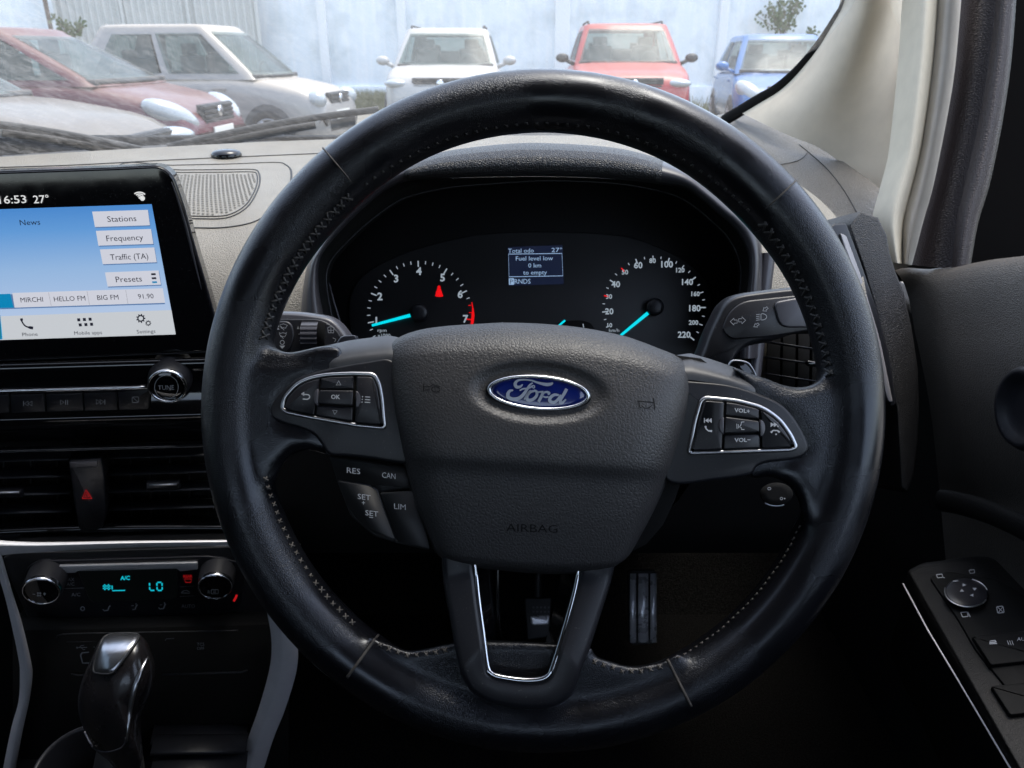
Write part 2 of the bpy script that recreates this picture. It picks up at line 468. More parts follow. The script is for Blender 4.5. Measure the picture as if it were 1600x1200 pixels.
# hub body behind everything
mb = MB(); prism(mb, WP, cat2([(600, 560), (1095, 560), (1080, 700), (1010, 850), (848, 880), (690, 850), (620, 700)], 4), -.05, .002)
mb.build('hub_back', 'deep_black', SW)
# spoke caps (smooth upper strips beside the airbag)
def capstrip(pts_top, pts_bot, name, flip=0):
    n = 24; rows = []
    for i in range(n+1):
        u = i/n
        def at(p):
            f = u*(len(p)-1); k = min(int(f), len(p)-2); g = f-k
            return (p[k][0]+(p[k+1][0]-p[k][0])*g, p[k][1]+(p[k+1][1]-p[k][1])*g)
        a, b = at(pts_top), at(pts_bot); row = []
        for j in range(13):
            v = j/12; x = a[0]+(b[0]-a[0])*v; y = a[1]+(b[1]-a[1])*v
            h = -.005+.0160*math.sin(min(1, v*1.15+.02)*PI/2)**.9 - .0075*max(0, 1-(u if flip == 0 else 1-u)/.24)**1.5
            row.append(WP.at(x, y, h))
        rows.append(row)
    mb = MB(); grid(mb, rows); return mb.build(name, 'satin_cap', SW)
capstrip([(488, 545), (519, 538), (545, 532), (567, 529), (607, 524), (632, 529)], [(488, 580), (519, 575), (545, 571), (575, 567), (608, 566), (650, 566)], 'spoke_cap')
capstrip([(1056, 555), (1078, 552), (1107, 560), (1140, 571), (1176, 585), (1206, 595)], [(1045, 592), (1083, 594), (1110, 598), (1140, 603), (1174, 613), (1204, 624)], 'spoke_cap', 1)
# button carriers
pod = MB()
podL = cat2([(612, 562), (575, 564), (533, 571), (495, 580), (462, 592), (437, 614), (421, 636), (424, 652), (442, 662), (467, 669), (488, 678), (501, 692), (514, 710), (545, 713), (580, 717), (640, 724), (660, 700), (640, 600)], 5)
plate(pod, WP, podL, -.01, .0115, 5, .002, 4)
pcl = pod.build('switch_carrier', 'satin_black', SW)
pod = MB()
podR = cat2([(1060, 594), (1083, 595), (1140, 601), (1190, 617), (1223, 633), (1247, 661), (1263, 694), (1259, 710), (1240, 718), (1200, 723), (1183, 729), (1170, 742), (1120, 750), (1045, 754), (1040, 700), (1050, 600)], 5)
plate(pod, WP, podR, -.01, .0115, 5, .002, 4)
pcr = pod.build('switch_carrier', 'satin_black', SW)
ringL = fillet([(437, 640, 10), (441, 620, 14), (462, 597, 12), (484, 587, 14), (512, 582, 10), (550, 580.5, 5), (587, 581.5, 12), (596, 600, 8), (600, 622, 4), (604.5, 672, 9), (560, 668, 3), (480, 654, 10), (447, 647, 8)], 6)
ringR = fillet([(1074, 706, 8), (1083, 657, 6), (1092, 625, 10), (1101, 618, 8), (1150, 622.5, 10), (1192, 633, 14), (1221, 653, 14), (1240, 680, 12), (1248, 700, 10), (1236, 706, 10), (1173, 708, 4), (1107, 710.5, 4), (1078, 711, 6)], 6)
def chrome_ring(parent, pl, out, h, w, name='chrome_ring', mat='satin_chrome', t=.0009):
    o = inset(out, w/2); wm = w/2*K
    mb = MB(); sweep(mb, [pl.at(x, y, h) for x, y in o], pl.n, oval(wm, t, 10), closed=True); return mb.build(name, mat, parent)
for rg, par in ((ringL, pcl), (ringR, pcr)):
    mb = MB(); plate(mb, WP, inset(rg, 2), .009, .0119, .3, .0002, 1); mb.build('switch_recess', 'deep_black', par)
    chrome_ring(par, WP, rg, .0122, 6.5)
def clip(p, n, c):
    """keep the side n.x<=c of polygon p"""
    out = []
    for i in range(len(p)):
        a, b = p[i-1], p[i]; da = a[0]*n[0]+a[1]*n[1]-c; db = b[0]*n[0]+b[1]*n[1]-c
        if (da < 0) != (db < 0):
            t = da/(da-db); out.append((a[0]+(b[0]-a[0])*t, a[1]+(b[1]-a[1])*t))
        if db < 0: out.append(b)
    return out
def line(a, b, side):
    """half plane through a,b ; side=+1 keeps the left in image (smaller x for vertical lines)"""
    nx, ny = b[1]-a[1], -(b[0]-a[0]); L = math.hypot(nx, ny); nx /= L; ny /= L
    if side < 0: nx, ny = -nx, -ny
    return (nx, ny), nx*a[0]+ny*a[1]
def dedupe(p, e=.6):
    o = []
    for q in p:
        if not o or math.dist(o[-1][:2], q[:2]) > e: o.append(q)
    if math.dist(o[0][:2], o[-1][:2]) < e: o.pop()
    return o
inL = inset(ringL, 7.5); inR = inset(ringR, 7.5)
def key(par, p, top=.0135, mat='button_black', r=2.5, name='button', bev=2.0):
    mb = MB(); plate(mb, WP, fillet(dedupe(p), r, 3), .009, top, bev, .0009, 3)
    return mb.build(name, mat, par)
# left cluster
a1, a2 = (502, 575), (488, 665); b1, b2 = (555, 575), (552, 675)
Lk = {}
p = clip(inL, *line(a1, a2, 1)); Lk['back'] = key(pcl, p, .0140)
p = clip(clip(clip(inL, *line((504.5, 575), (490.5, 665), -1)), *line((553, 575), (550, 675), 1)), *line((490, 607), (560, 608), -1)); Lk['up'] = key(pcl, p, .0135)
key(pcl, [(499, 609.5), (552, 610), (551, 634), (496, 630.5)], .0145)
p = clip(clip(clip(inL, *line((504.5, 575), (490.5, 665), -1)), *line((553, 575), (550, 675), 1)), *line((490, 633), (560, 637), 1)); key(pcl, p, .0135)
p = clip(inL, *line((557.5, 575), (554.5, 675), -1)); key(pcl, p, .0140)
# right cluster
p = clip(inR, *line((1133, 600), (1127, 720), 1)); key(pcr, p, .0140)
p = clip(clip(clip(inR, *line((1135.5, 600), (1129.5, 720), -1)), *line((1185, 600), (1188, 720), 1)), *line((1120, 648), (1190, 655), -1)); key(pcr, p, .0135)
key(pcr, [(1133.5, 651), (1186, 658), (1187, 675.5), (1131, 677.5)], .0145)
p = clip(clip(clip(inR, *line((1135.5, 600), (1129.5, 720), -1)), *line((1185, 600), (1188, 720), 1)), *line((1120, 680), (1190, 678), 1)); key(pcr, p, .0135)
p = clip(inR, *line((1188, 600), (1191, 720), -1)); key(pcr, p, .0140)
# round light pads beside the middle keys
for par, cx, cy, a0, a1_ in ((pcl, 497, 621, PI/2, 3*PI/2), (pcl, 556, 624, -PI/2, PI/2), (pcr, 1131, 665, PI/2, 3*PI/2), (pcr, 1188, 669, -PI/2, PI/2)):
    mb = MB(); plate(mb, WP, ell(cx, cy, 7.5, 13, 0, 14, a0, a1_), .012, .0146, 1, .0003, 2); mb.build('key_stop', 'satin_grey', par)
# speed control keys below the left carrier
mb = MB(); plate(mb, WP, fillet([(514, 711), (655, 727), (672, 860), (625, 850), (585, 838), (548, 806), (528, 755)], 6), -.02, .003, 3, .001, 3)
spd = mb.build('speed_control_panel', 'matt_black', SW)
key(spd, [(516, 713), (650, 732), (655, 762), (590, 757), (529, 748)], .0075, 'matt_black', r=3, bev=2.5)
key(spd, [(529, 750.5), (579, 759, 8), (590, 768), (618, 842), (589, 834, 14), (561, 814, 14), (543, 787, 10)], .0080, 'matt_black', r=3, bev=3.5)
key(spd, [(595, 769), (650, 766), (672, 856), (623, 845)], .0070, 'matt_black', r=3, bev=3)
mb = MB(); sweep(mb, [WP.at(x, y, .0079) for x, y in ((529, 750), (578, 758.5), (589, 766), (619, 842))], WP.n, oval(.0003, .0003, 6)); mb.build('key_edge', 'satin_grey', spd)
# printed symbols on the keys
kb = col_bvh([o for o in COL.objects if o.parent in (pcl, pcr, spd) and o.type == 'MESH'] + [pcl, pcr]); Sk = onto(kb, .00015, .402)
mb = MB()
T(mb, 'OK', 524.5, 620, 6.6, Sk, 14, .02, bold=.02)
rib(mb, [(525, 596), (532.5, 601.5), (525.5, 601.5), (528.8, 595)], .9, Sk) if False else rib(mb, [(525.5, 601.5), (532.8, 601.5), (529.2, 595)], 1.0, Sk, closed=True)
rib(mb, [(520, 641), (527, 642), (523.2, 647.5)], 1.0, Sk, closed=True)
rib(mb, [(472, 616), (480, 616.5)]+[(480+4*math.sin(t), 620-3.6*math.cos(t)) for t in [PI*k/8 for k in range(1, 8)]]+[(480, 624), (473, 623.4)], 1.7, Sk)
poly(mb, [(470.5, 615.6), (475.5, 612), (475.5, 619)], Sk)
for k in range(3):
    y = 620+k*4.2
    rib(mb, [(570.5-k*.3, y), (578.5, y+.5)], 1.3, Sk); disc(mb, 566.5-k*.4, y-.2, 1.0, Sk, 8)
mb.build('key_lettering', 'print_white', pcl, smooth=False); mb = MB()
T(mb, 'VOL+', 1159.5, 641.5, 6.2, Sk, 24, .08, bold=.02)
T(mb, 'VOL−', 1160, 687.3, 6.2, Sk, 25, -.02, bold=.02)
rib(mb, [(1163, 659), (1158.5, 659.5), (1157.5, 664), (1155.5, 667), (1158, 668), (1158.5, 671), (1163, 671)], 1.1, Sk)
for k in range(2): rib(mb, [(1153.5-k*2.5, 663-k), (1154-k*2.5, 669+k)], 1, Sk)
for cx, cy, s in ((1108, 657, -1), (1208, 663.5, 1)):
    for dx in (0, 5): poly(mb, [(cx+s*(dx-4), cy-3.8), (cx+s*(dx+1.5), cy), (cx+s*(dx-4), cy+3.8)], Sk)
    rib(mb, [(cx+s*7.4, cy-3.8), (cx+s*7.4, cy+3.8)], 1.3, Sk)
rib(mb, [(1102, 665.5), (1103, 669.5), (1106.5, 673), (1112.5, 673.6)], [3.4, 2, 2, 3.6], Sk)
rib(mb, [(1204.5, 676), (1208, 672.6), (1214, 672.6), (1218, 675.5)], [3.6, 2, 2, 3.6], Sk)
disc(mb, 1212.5, 678.5, 1.3, Sk, 8)
mb.build('key_lettering', 'print_white', pcr, smooth=False); mb = MB()
T(mb, 'RES', 552.5, 735.5, 8.6, Sk, 21, .12, bold=.0); T(mb, 'CAN', 607.5, 743, 8.6, Sk, 21, .12, bold=.0)
T(mb, 'SET', 569, 776.5, 8.2, Sk, 20, .12); T(mb, 'SET', 581, 802, 8.2, Sk, 20, .12)
T(mb, 'LIM', 625, 791.5, 8.6, Sk, 18, .1)
T(mb, '+', 568, 785.5, 8, Sk, 5); rib(mb, [(577, 808), (583, 808.8)], 1, Sk)
Sk = lambda x, y: WP.at(x, y, .0073)
rib(mb, ell(640, 826, 5, 5, 0, 14, -2.6, 1.5), 1.0, Sk); rib(mb, [(640, 827), (643, 822.5)], 1, Sk); rib(mb, [(634, 818.5), (638, 819)], 1, Sk)
mb.build('key_lettering', 'print_white', spd, smooth=False)
# ---------------------------------------------------------------- airbag cover
def curve(pts):
    cum = [0]
    for i in range(1, len(pts)): cum.append(cum[-1]+math.dist(pts[i], pts[i-1]))
    def f(t):
        s = t*cum[-1]
        for i in range(1, len(pts)):
            if s <= cum[i] or i == len(pts)-1:
                g = (s-cum[i-1])/(cum[i]-cum[i-1]); return (pts[i-1][0]+(pts[i][0]-pts[i-1][0])*g, pts[i-1][1]+(pts[i][1]-pts[i-1][1])*g)
    return f
top = curve(cat2([(617, 531), (634, 522), (662, 514), (700, 509), (745, 506), (790, 504), (850, 506), (910, 512), (970, 523.5), (1000, 533), (1030, 544.5), (1056, 555), (1073, 566)], 6, False))
bot = curve(cat2([(692, 874), (705, 880), (742, 887), (780, 891), (812, 894.5), (845, 896.5), (875, 897), (907, 896), (935, 893), (954, 889), (965, 882)], 6, False))
lef = curve(cat2([(617, 531), (607, 542), (603, 558), (603, 580), (607, 613), (617, 667), (630, 727), (647, 790), (667, 838), (680, 862), (692, 874)], 6, False))
rig = curve(cat2([(1073, 566), (1081, 580), (1084, 600), (1083, 618), (1076, 652), (1061, 700), (1045, 745), (1022, 798), (990, 857), (978, 873), (965, 882)], 6, False))
def se(t, p): return max(0, 1-abs(2*t-1)**p)
def ab_h(u, v, px, py):
    yc = 722+(px-848)*.055                       # moulded crease
    d = py-yc
    body = .0285 - .0150*max(0, (yc-py-20)/198)**2.1 - (.0030*(1/(1+math.exp(-(d-10)/6)))) - .011*max(0, d/170)**1.5
    body -= .0045*abs((px-848)/240)**2.2
    e = (se(u, 9)**.5)*(1-max(0, 1-v/.13)**2.2)**.8 * (1-max(0, 1-(1-v)/.06)**2)**.5
    # shallow bowl around the badge
    a = math.radians(3.5); dx, dy = px-842, py-613
    X = dx*math.cos(a)+dy*math.sin(a); Y = -dx*math.sin(a)+dy*math.cos(a)
    q = (X/112)**2+(Y/49)**2
    bowl = .0034/(1+math.exp((math.sqrt(q)-.90)*22))
    return .001+(body-bowl-.001)*e
mb = MB(); NU, NV = 130, 120; rows = []
P00, P10, P01, P11 = top(0), top(1), bot(0), bot(1)
abpx = []
for j in range(NV+1):
    v = j/NV; row = []
    for i in range(NU+1):
        u = i/NU
        # denser near edges
        uu = .5-.5*math.cos(PI*u)*1.0; uu = .45*uu+.55*u; vv = .45*(.5-.5*math.cos(PI*v))+.55*v
        t_, b_, l_, r_ = top(uu), bot(uu), lef(vv), rig(vv)
        x = (1-vv)*t_[0]+vv*b_[0]+(1-uu)*l_[0]+uu*r_[0]-((1-uu)*(1-vv)*P00[0]+uu*(1-vv)*P10[0]+(1-uu)*vv*P01[0]+uu*vv*P11[0])
        y = (1-vv)*t_[1]+vv*b_[1]+(1-uu)*l_[1]+uu*r_[1]-((1-uu)*(1-vv)*P00[1]+uu*(1-vv)*P10[1]+(1-uu)*vv*P01[1]+uu*vv*P11[1])
        row.append(WP.at(x, y, ab_h(uu, vv, x, y)))
    rows.append(row)
# skirt going back
rows.insert(0, [p-WP.n*.02 for p in rows[0]]); rows.append([p-WP.n*.02 for p in rows[-1]])
rows = [[r[0]-WP.n*.02]+r+[r[-1]-WP.n*.02] for r in rows]
grid(mb, rows); ab = mb.build('airbag_cover', 'airbag_skin', SW)
AB = col_bvh([ab]); Sab = onto(AB, .0002, .39)
# badge
bp = PL(AB.ray_cast(C, ray(842, 613).normalized())[0]+WP.n*.0004, R_, (U_+F_*.0).normalized())
bd = MB(); rot = math.radians(4.2)
dome(bd, lambda x, y, h: bp.at(x, y, h), ell(841.5, 613.8, 83, 29.5, rot, 64), (841.5, 613.8), [(1, -.004), (1, .0004), (.98, .001), (.94, .0010)])
bdg = bd.build('badge', 'gloss_black', SW)
bd = MB(); dome(bd, lambda x, y, h: bp.at(x, y, h), ell(841.5, 613.8, 77, 24.5, rot, 64), (841.5, 613.8), [(1, .0005), (1, .0014), (.8, .0016), (.5, .0018), (.2, .0018)])
bd.build('badge_field', 'badge_blue', bdg)
bd = MB(); sweep(bd, [bp.at(x, y, .0015) for x, y in ell(841.5, 613.8, 77.5, 25, rot, 72)], bp.n, oval(.0010, .0010, 8), closed=True); bd.build('badge_rim', 'chrome', bdg)
def zz(l, s=8.0, ox=740, oy=570): return [(ox+x/s, oy+y/s) for x, y in l]
def Sb(px, py): return bp.at(px, py, .0024)
bd = MB()
def stroke(l, w): rib(bd, cat2(zz(l), 5, False), [w[min(len(w)-1, int(i/5))] + (w[min(len(w)-1, int(i/5)+1)]-w[min(len(w)-1, int(i/5))])*((i % 5)/5) for i in range((len(l)-1)*5+1)], Sb)
stroke([(990, 222), (965, 240), (900, 245), (800, 222), (720, 195), (630, 186), (555, 195), (520, 235), (535, 275), (580, 275), (615, 245)], [2, 4.6, 5, 3.2, 2.2, 2.4, 3.4, 5, 5, 4, 1.5])
stroke([(740, 225), (700, 255), (660, 320), (610, 385), (560, 420), (490, 430), (435, 405), (430, 360), (455, 325), (495, 318)], [2, 3, 4.4, 5.2, 5.4, 5.6, 5.6, 5, 4, 1.8])
stroke([(575, 322), (620, 300), (680, 295), (720, 275), (735, 258)], [2, 2.6, 2.6, 2.4, 2])
stroke([(632, 432), (660, 390), (690, 345), (720, 320)], [2, 3, 3.4, 2.4])
stroke([(760, 325), (700, 345), (665, 395), (680, 440), (735, 435), (785, 390), (790, 340), (755, 318)], [3, 4.4, 5, 5, 4.6, 4.4, 4, 3])
stroke([(735, 290), (738, 262), (758, 262), (760, 285), (740, 292)], [1.6, 1.8, 1.8, 1.8, 1.6])
stroke([(785, 345), (830, 340), (872, 335)], [2.4, 2.6, 2.4]); stroke([(872, 335), (850, 390), (812, 462)], [4.4, 4.6, 4.4])
stroke([(850, 395), (880, 350), (920, 340), (945, 355), (930, 372)], [3, 3, 3.4, 4, 2.4])
stroke([(935, 400), (900, 405), (870, 395)], [2.6, 2.6, 2.2])
stroke([(1065, 380), (1010, 375), (960, 410), (955, 455), (1010, 468), (1065, 420), (1090, 375)], [3, 4.4, 5, 5, 4.4, 4.2, 3])
stroke([(1165, 300), (1130, 365), (1090, 430), (1085, 470), (1110, 472), (1155, 430)], [5, 4.8, 4.6, 4.6, 4, 2])
bd.build('badge_script', 'badge_silver', bdg, smooth=False)
# embossing on the airbag skin
mb = MB(); T(mb, 'AIRBAG', 831, 825, 12.5, Sab, 80, .03, bold=-.005)
mb.build('embossed_word', 'emboss', ab, smooth=False); mb = MB()
rib(mb, [(662, 600), (662, 612)], 1.4, Sab); rib(mb, [(662, 604), (672, 604), (676, 601), (688, 604)], 1.3, Sab)
rib(mb, ell(681, 608.5, 6.5, 4, .1, 18), 1.3, Sab); rib(mb, [(664, 609.5), (672, 609)], 1.2, Sab)
mb.build('horn_symbol', 'emboss', ab, smooth=False); mb = MB()
rib(mb, [(1021, 622), (1023, 640)], 1.7, Sab); rib(mb, [(995, 626.5), (1021, 629)], 1.5, Sab)
rib(mb, [(998, 626.5), (999, 636), (1002, 637)], 1.4, Sab); rib(mb, ell(1010, 631, 8, 7, 0, 10, .3, 2.8), 1.3, Sab)
mb.build('horn_symbol', 'emboss', ab, smooth=False)
# ---------------------------------------------------------------- lower spoke
outU = cat2([(690, 862), (691, 890), (695, 925), (704, 972), (713, 1023), (723, 1060), (739, 1083), (764, 1097), (795, 1105), (828, 1108), (859, 1106), (882, 1096), (897, 1080), (910, 1042), (920, 1018), (938, 962), (953, 915), (961, 880), (962, 862)], 4)
inU = cat2([(736, 862), (741, 900), (745, 940), (752, 994), (758, 1040), (763, 1053), (775, 1060), (800, 1064.5), (825, 1066.5), (845, 1065), (857, 1060), (864, 1050), (876, 1014), (891, 962), (903, 915), (912, 862)], 4)
mb = MB()
# U plate as two loops zipped together by arc length
nU = 90
def openc(pts, n):
    f = curve(pts); return [f(i/n) for i in range(n+1)]
o_ = openc(cat2([(690, 862), (691, 890), (695, 925), (704, 972), (713, 1023), (723, 1060), (739, 1083), (764, 1097), (795, 1105), (828, 1108), (859, 1106), (882, 1096), (897, 1080), (910, 1042), (920, 1018), (938, 962), (953, 915), (961, 880), (962, 862)], 6, False), nU)
i_ = openc(cat2([(736, 862), (741, 900), (745, 940), (752, 994), (758, 1040), (763, 1053), (775, 1060), (800, 1064.5), (825, 1066.5), (845, 1065), (857, 1060), (864, 1050), (876, 1014), (891, 962), (903, 915), (912, 862)], 6, False), nU)
def hU(y): return .0100+.0108*max(0, min(1, (y-900)/150))
rows = []
for k in range(nU+1):
    a, b = Vector(o_[k]), Vector(i_[k]); row = []
    h = hU(a.y)
    row.append(WP.at(a.x, a.y, h-.004)-WP.n*.016)
    for q, dh in ((0, -.004), (.02, -.0018), (.07, -.0005), (.2, 0), (.5, .0002), (.85, 0), (.97, -.0006), (1, -.0016)):
        c = a.lerp(b, q); row.append(WP.at(c.x, c.y, h+dh))
    row.append(WP.at(b.x, b.y, h-.0016)-WP.n*.018)
    rows.append(row)
grid(mb, rows); lsp = mb.build('lower_spoke', 'satin_black', SW)
mb = MB(); sweep(mb, [WP.at(x, y, hU(y)-.0008) for x, y in [((a[0]*.92+b[0]*1.08)/2 if 0 else b[0]+(3.2 if b[0] < 800 else -3.2)*(1 if b[1] < 1050 else .4), b[1]-(0 if b[1] < 1050 else 3)) for a, b in zip(o_, i_)]], WP.n, lambda u: oval(.0010+.0005*math.sin(PI*u), .0011, 10))
mb.build('chrome_insert', 'chrome', lsp)
# inner dark tray lip seen through the opening
mb = MB(); q = [WP.at(x, y, -.018) for x, y in cat2([(778, 880), (779, 960), (784, 1004), (796, 1012), (835, 1014), (868, 1010), (872, 1000), (890, 930), (893, 880)], 5, False)]
sweep(mb, q, WP.n, oval(.0012, .0012, 6)); 
rows = [[WP.at(a[0], a[1], hU(a[1])-.017) for a in [b]]+[WP.at(821+(b[0]-821)*.66, 862+(b[1]-862)*.80, -.018)] for b in i_]
grid(mb, rows); mb.build('spoke_lining', 'gloss_black', lsp)
# paddles behind the rim
PP = PL(P(848, 560, .445))
mb = MB(); plate(mb, PP, fillet([(516, 552, 2), (523, 541, 6), (533, 524.5, 7), (555, 523.5, 4), (557.5, 529, 3), (552, 548, 3), (548, 562, 3)], 3), -.006, .002, 2, .0012, 3); mb.build('gear_paddle', 'satin_grey', SW)
mb = MB(); plate(mb, PP, fillet([(1136, 575, 3), (1145, 563.5, 5), (1166, 566, 8), (1177, 580, 6), (1184, 596, 3), (1150, 600, 3)], 3), -.006, .002, 1.6, .0008, 3); pr_ = mb.build('gear_paddle', 'gloss_black', SW)
mb = MB(); sweep(mb, [PP.at(x, y, .0015) for x, y in cat2([(1138, 571), (1145, 563.5), (1166, 566), (1175, 575), (1183, 592)], 4, False)], PP.n, oval(.0005, .0005, 6)); mb.build('paddle_edge', 'satin_chrome', pr_)
mb = MB(); S_ = lambda x, y: PP.at(x, y, .0023)
rib(mb, [(1154, 577), (1155, 584)], 1.2, S_); rib(mb, [(1151, 580.5), (1158.5, 581.5)], 1.2, S_); mb.build('plus_mark', 'print_grey', pr_)
# ================================================================ STALKS
SP = PL(P(848, 500, .50))
ws = thing('wiper_stalk', 'dark grey wiper stalk with wash symbols and a ribbed roller, left of the wheel hub', 'stalk', P(480, 520, .50))
wo = cat2([(380, 488), (400, 487), (430, 486.5), (470, 487.5), (500, 491), (520, 495), (533, 503), (545, 517), (556, 534), (562, 552), (520, 562), (470, 560), (410, 557), (380, 556)], 4)
mb = MB(); pillow(mb, SP, wo, 0, .012, 9, 5); mb.build('stalk_body', 'satin_grey', ws)
mb = MB(); plate(mb, SP, fillet([(390, 498, 4), (507, 498.5, 20), (533, 522, 14), (541, 560, 6), (390, 560, 4)], 6), .008, .0128, 2.5, .001, 3); mb.build('stalk_face', 'satin_black', ws)
mb = MB(); plate(mb, SP, fillet([(400, 503, 12), (455, 501, 14), (461, 525, 10), (452, 552, 12), (400, 552, 10)], 10), .0125, .0146, 3, .0012, 3); mb.build('end_pad', 'button_black', ws)
mb = MB(); plate(mb, SP, fillet([(476, 503), (508, 504), (508, 552), (478, 550)], 2), .012, .0131, .5, .0003, 1); mb.build('roller_slot', 'deep_black', ws)
mb = MB(); rows = []
for i in range(41):
    a = -1.2+2.4*i/40; y = 526-24*math.sin(-a)*-1; r = .0062+(.0006 if i % 6 < 3 else 0)
    rows.append([SP.at(x, 526+22*math.sin(a), 0)+SP.n*(.0125+r*math.cos(a)-.002) for x in (480, 481, 504, 505)])
grid(mb, rows); mb.build('roller', 'satin_grey', ws, angle=30)
S_ = lambda x, y: SP.at(x, y, .0149)
mb = MB()
def wiper_icon(cx, cy, s, S, jets=True):
    rib(mb, [(cx-6*s, cy-3*s), (cx, cy-5*s), (cx+6*s, cy-3*s), (cx+3*s, cy+2*s), (cx, cy+1*s), (cx-3*s, cy+2*s)], .9, S, closed=True)
    rib(mb, [(cx-4*s, cy-1*s), (cx+1*s, cy+5*s)], .9, S)
wiper_icon(443, 511, 1, S_)
poly(mb, [(431, 511), (437, 511), (434, 507)], S_); poly(mb, [(431, 515), (437, 515), (434, 511.5)], S_)
wiper_icon(442, 524.5, .95, S_); rib(mb, [(436, 519), (438, 521)], .8, S_); rib(mb, [(448, 519), (446, 521)], .8, S_)
rib(mb, ell(441, 535, 3.2, 3.2, 0, 14), 1, S_, closed=True); poly(mb, [(436.5, 540), (445.5, 540), (441, 545)], S_)
S2 = lambda x, y: SP.at(x, y, .0130)
for k in range(3): poly(mb, [(464+4*k, 514), (467.4+4*k, 514), (465.7+4*k, 509)], S2)
rib(mb, [(466, 522), (474, 522)], 1, S2); rib(mb, [(468, 532), (474, 532)], 1, S2); disc(mb, 472, 542, 1.4, S2, 8)
rib(mb, [(512, 512), (517, 510), (522, 512), (521, 520), (513, 520)], 1, S2, closed=True); rib(mb, [(517, 510), (517, 520)], .8, S2); rib(mb, [(512, 516), (522, 516)], .8, S2)
rib(mb, [(510, 506), (516, 508)], .8, S2); rib(mb, [(520, 528), (525, 530), (523, 534)], .9, S2)
mb.build('stalk_symbols', 'print_grey', ws, smooth=False)
ind = thing('indicator_stalk', 'black indicator stalk with arrow and headlamp symbols, right of the wheel hub', 'stalk', P(1160, 500, .50))
io = cat2([(1086, 568), (1092, 540), (1100, 518), (1110, 497), (1120, 478), (1133, 466), (1150, 460), (1172, 456.5), (1200, 453), (1240, 449), (1275, 447), (1275, 515), (1240, 522), (1200, 534), (1168, 541), (1150, 552), (1130, 575)], 4)
mb = MB(); pillow(mb, SP, io, 0, .013, 9, 6); mb.build('stalk_body', 'satin_black', ind)
mb = MB(); plate(mb, SP, fillet([(1128, 512, 12), (1138, 487, 14), (1160, 470, 14), (1240, 461.5, 4), (1270, 460, 4), (1270, 516, 4), (1200, 527, 6), (1143, 531, 12), (1131, 520, 6)], 8), .006, .0142, 3, .002, 3); mb.build('stalk_face', 'button_black', ind)
mb = MB(); plate(mb, SP, fillet([(1208, 472, 10), (1240, 466, 5), (1270, 463, 5), (1270, 512, 5), (1219, 512, 14)], 8), .014, .0160, 3.5, .0015, 4); mb.build('end_pad', 'satin_grey', ind)
S_ = lambda x, y: SP.at(x, y, .0145); mb = MB()
def hollow_arrow(cx, cy, L, s, ang):
    c, q = math.cos(ang), math.sin(ang)
    pts = [(L, 0), (0, -s), (0, -s*.45), (-L*.8, -s*.45), (-L*.8, s*.45), (0, s*.45), (0, s)]
    rib(mb, [(cx+x*c-y*q, cy+x*q+y*c) for x, y in pts], 1.0, S_, closed=True)
hollow_arrow(1147, 502.5, 6, 5.5, PI); hollow_arrow(1159, 500.5, 6, 5.5, 0)
hollow_arrow(1196, 483, 5, 3.6, PI*.80); hollow_arrow(1182, 508, 5, 3.4, -PI*.18+PI)
rib(mb, [(1189, 491)]+[(1190.5+7.5*math.cos(t), 495+5*math.sin(t)) for t in [-1.5+3*k/8 for k in range(9)]]+[(1189, 500)], 1.0, S_, closed=True)
for k in range(4): rib(mb, [(1181.5, 491.5+k*3.0), (1187, 491+k*2.9)], .9, S_)
mb.build('stalk_symbols', 'print_grey', ind, smooth=False)
# steering column shroud behind the hub
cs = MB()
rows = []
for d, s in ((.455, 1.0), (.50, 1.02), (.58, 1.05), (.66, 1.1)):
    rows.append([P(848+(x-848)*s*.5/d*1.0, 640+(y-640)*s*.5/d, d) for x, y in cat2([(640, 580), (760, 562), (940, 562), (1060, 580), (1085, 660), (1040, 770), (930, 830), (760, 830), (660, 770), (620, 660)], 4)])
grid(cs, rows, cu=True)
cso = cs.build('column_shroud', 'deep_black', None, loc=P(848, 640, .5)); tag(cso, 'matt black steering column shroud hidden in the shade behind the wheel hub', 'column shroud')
# ================================================================ DASHBOARD
DB = thing('dashboard', 'pale sunlit grained dashboard running under the windscreen', 'dashboard', W(-.3, .8, -.2))
def yb(x): return 1.13-(.645*min(.80, .04-x)**2 if x < .04 else .10*(x-.04)**2)
def dz(x): return 0 if x < .30 else -(min(.12, x-.30)/.07)**2*.018
prof = [(0, -.108), (.12, -.116), (.30, -.123), (.45, -.128), (.62, -.1335), (.74, -.141), (.83, -.153), (.90, -.170), (.95, -.192), (.985, -.220), (1.0, -.255), (1.0, -.30)]
def dashpt(x, u):
    for k in range(len(prof)-1):
        if u <= k+1: break
    a, b = prof[k], prof[k+1]; g = u-k
    s = a[0]+(b[0]-a[0])*g; z = a[1]+(b[1]-a[1])*g
    return W(x, yb(x)+(.625-yb(x))*s, z+dz(x))
mb = MB(); xs = [-1.15+1.46*i/110 for i in range(111)]
def crom(pr, u):
    k = min(int(u), len(pr)-2); g = u-k
    p0 = pr[max(0, k-1)]; p1 = pr[k]; p2 = pr[k+1]; p3 = pr[min(len(pr)-1, k+2)]
    return tuple(.5*((2*b)+(-a+c)*g+(2*a-5*b+4*c-d)*g*g+(-a+3*b-3*c+d)*g**3) for a, b, c, d in zip(p0, p1, p2, p3))
def dashpt(x, u):
    s, z = crom(prof, u); return W(x, yb(x)+(.625-yb(x))*s, z+dz(x))
def dpt(x, u):
    p = dashpt(x, u/6); q = (x-.016)/.19
    if abs(q) < 1.15 and p.y < .86:      # well for the instruments
        k = 1/(1+math.exp((abs(q)-.93)*60)); f = min(1, max(0, (.86-p.y)/.08)); p.z = max(p.z-.16*k*f, min(p.z, C.z-.325))
    return p
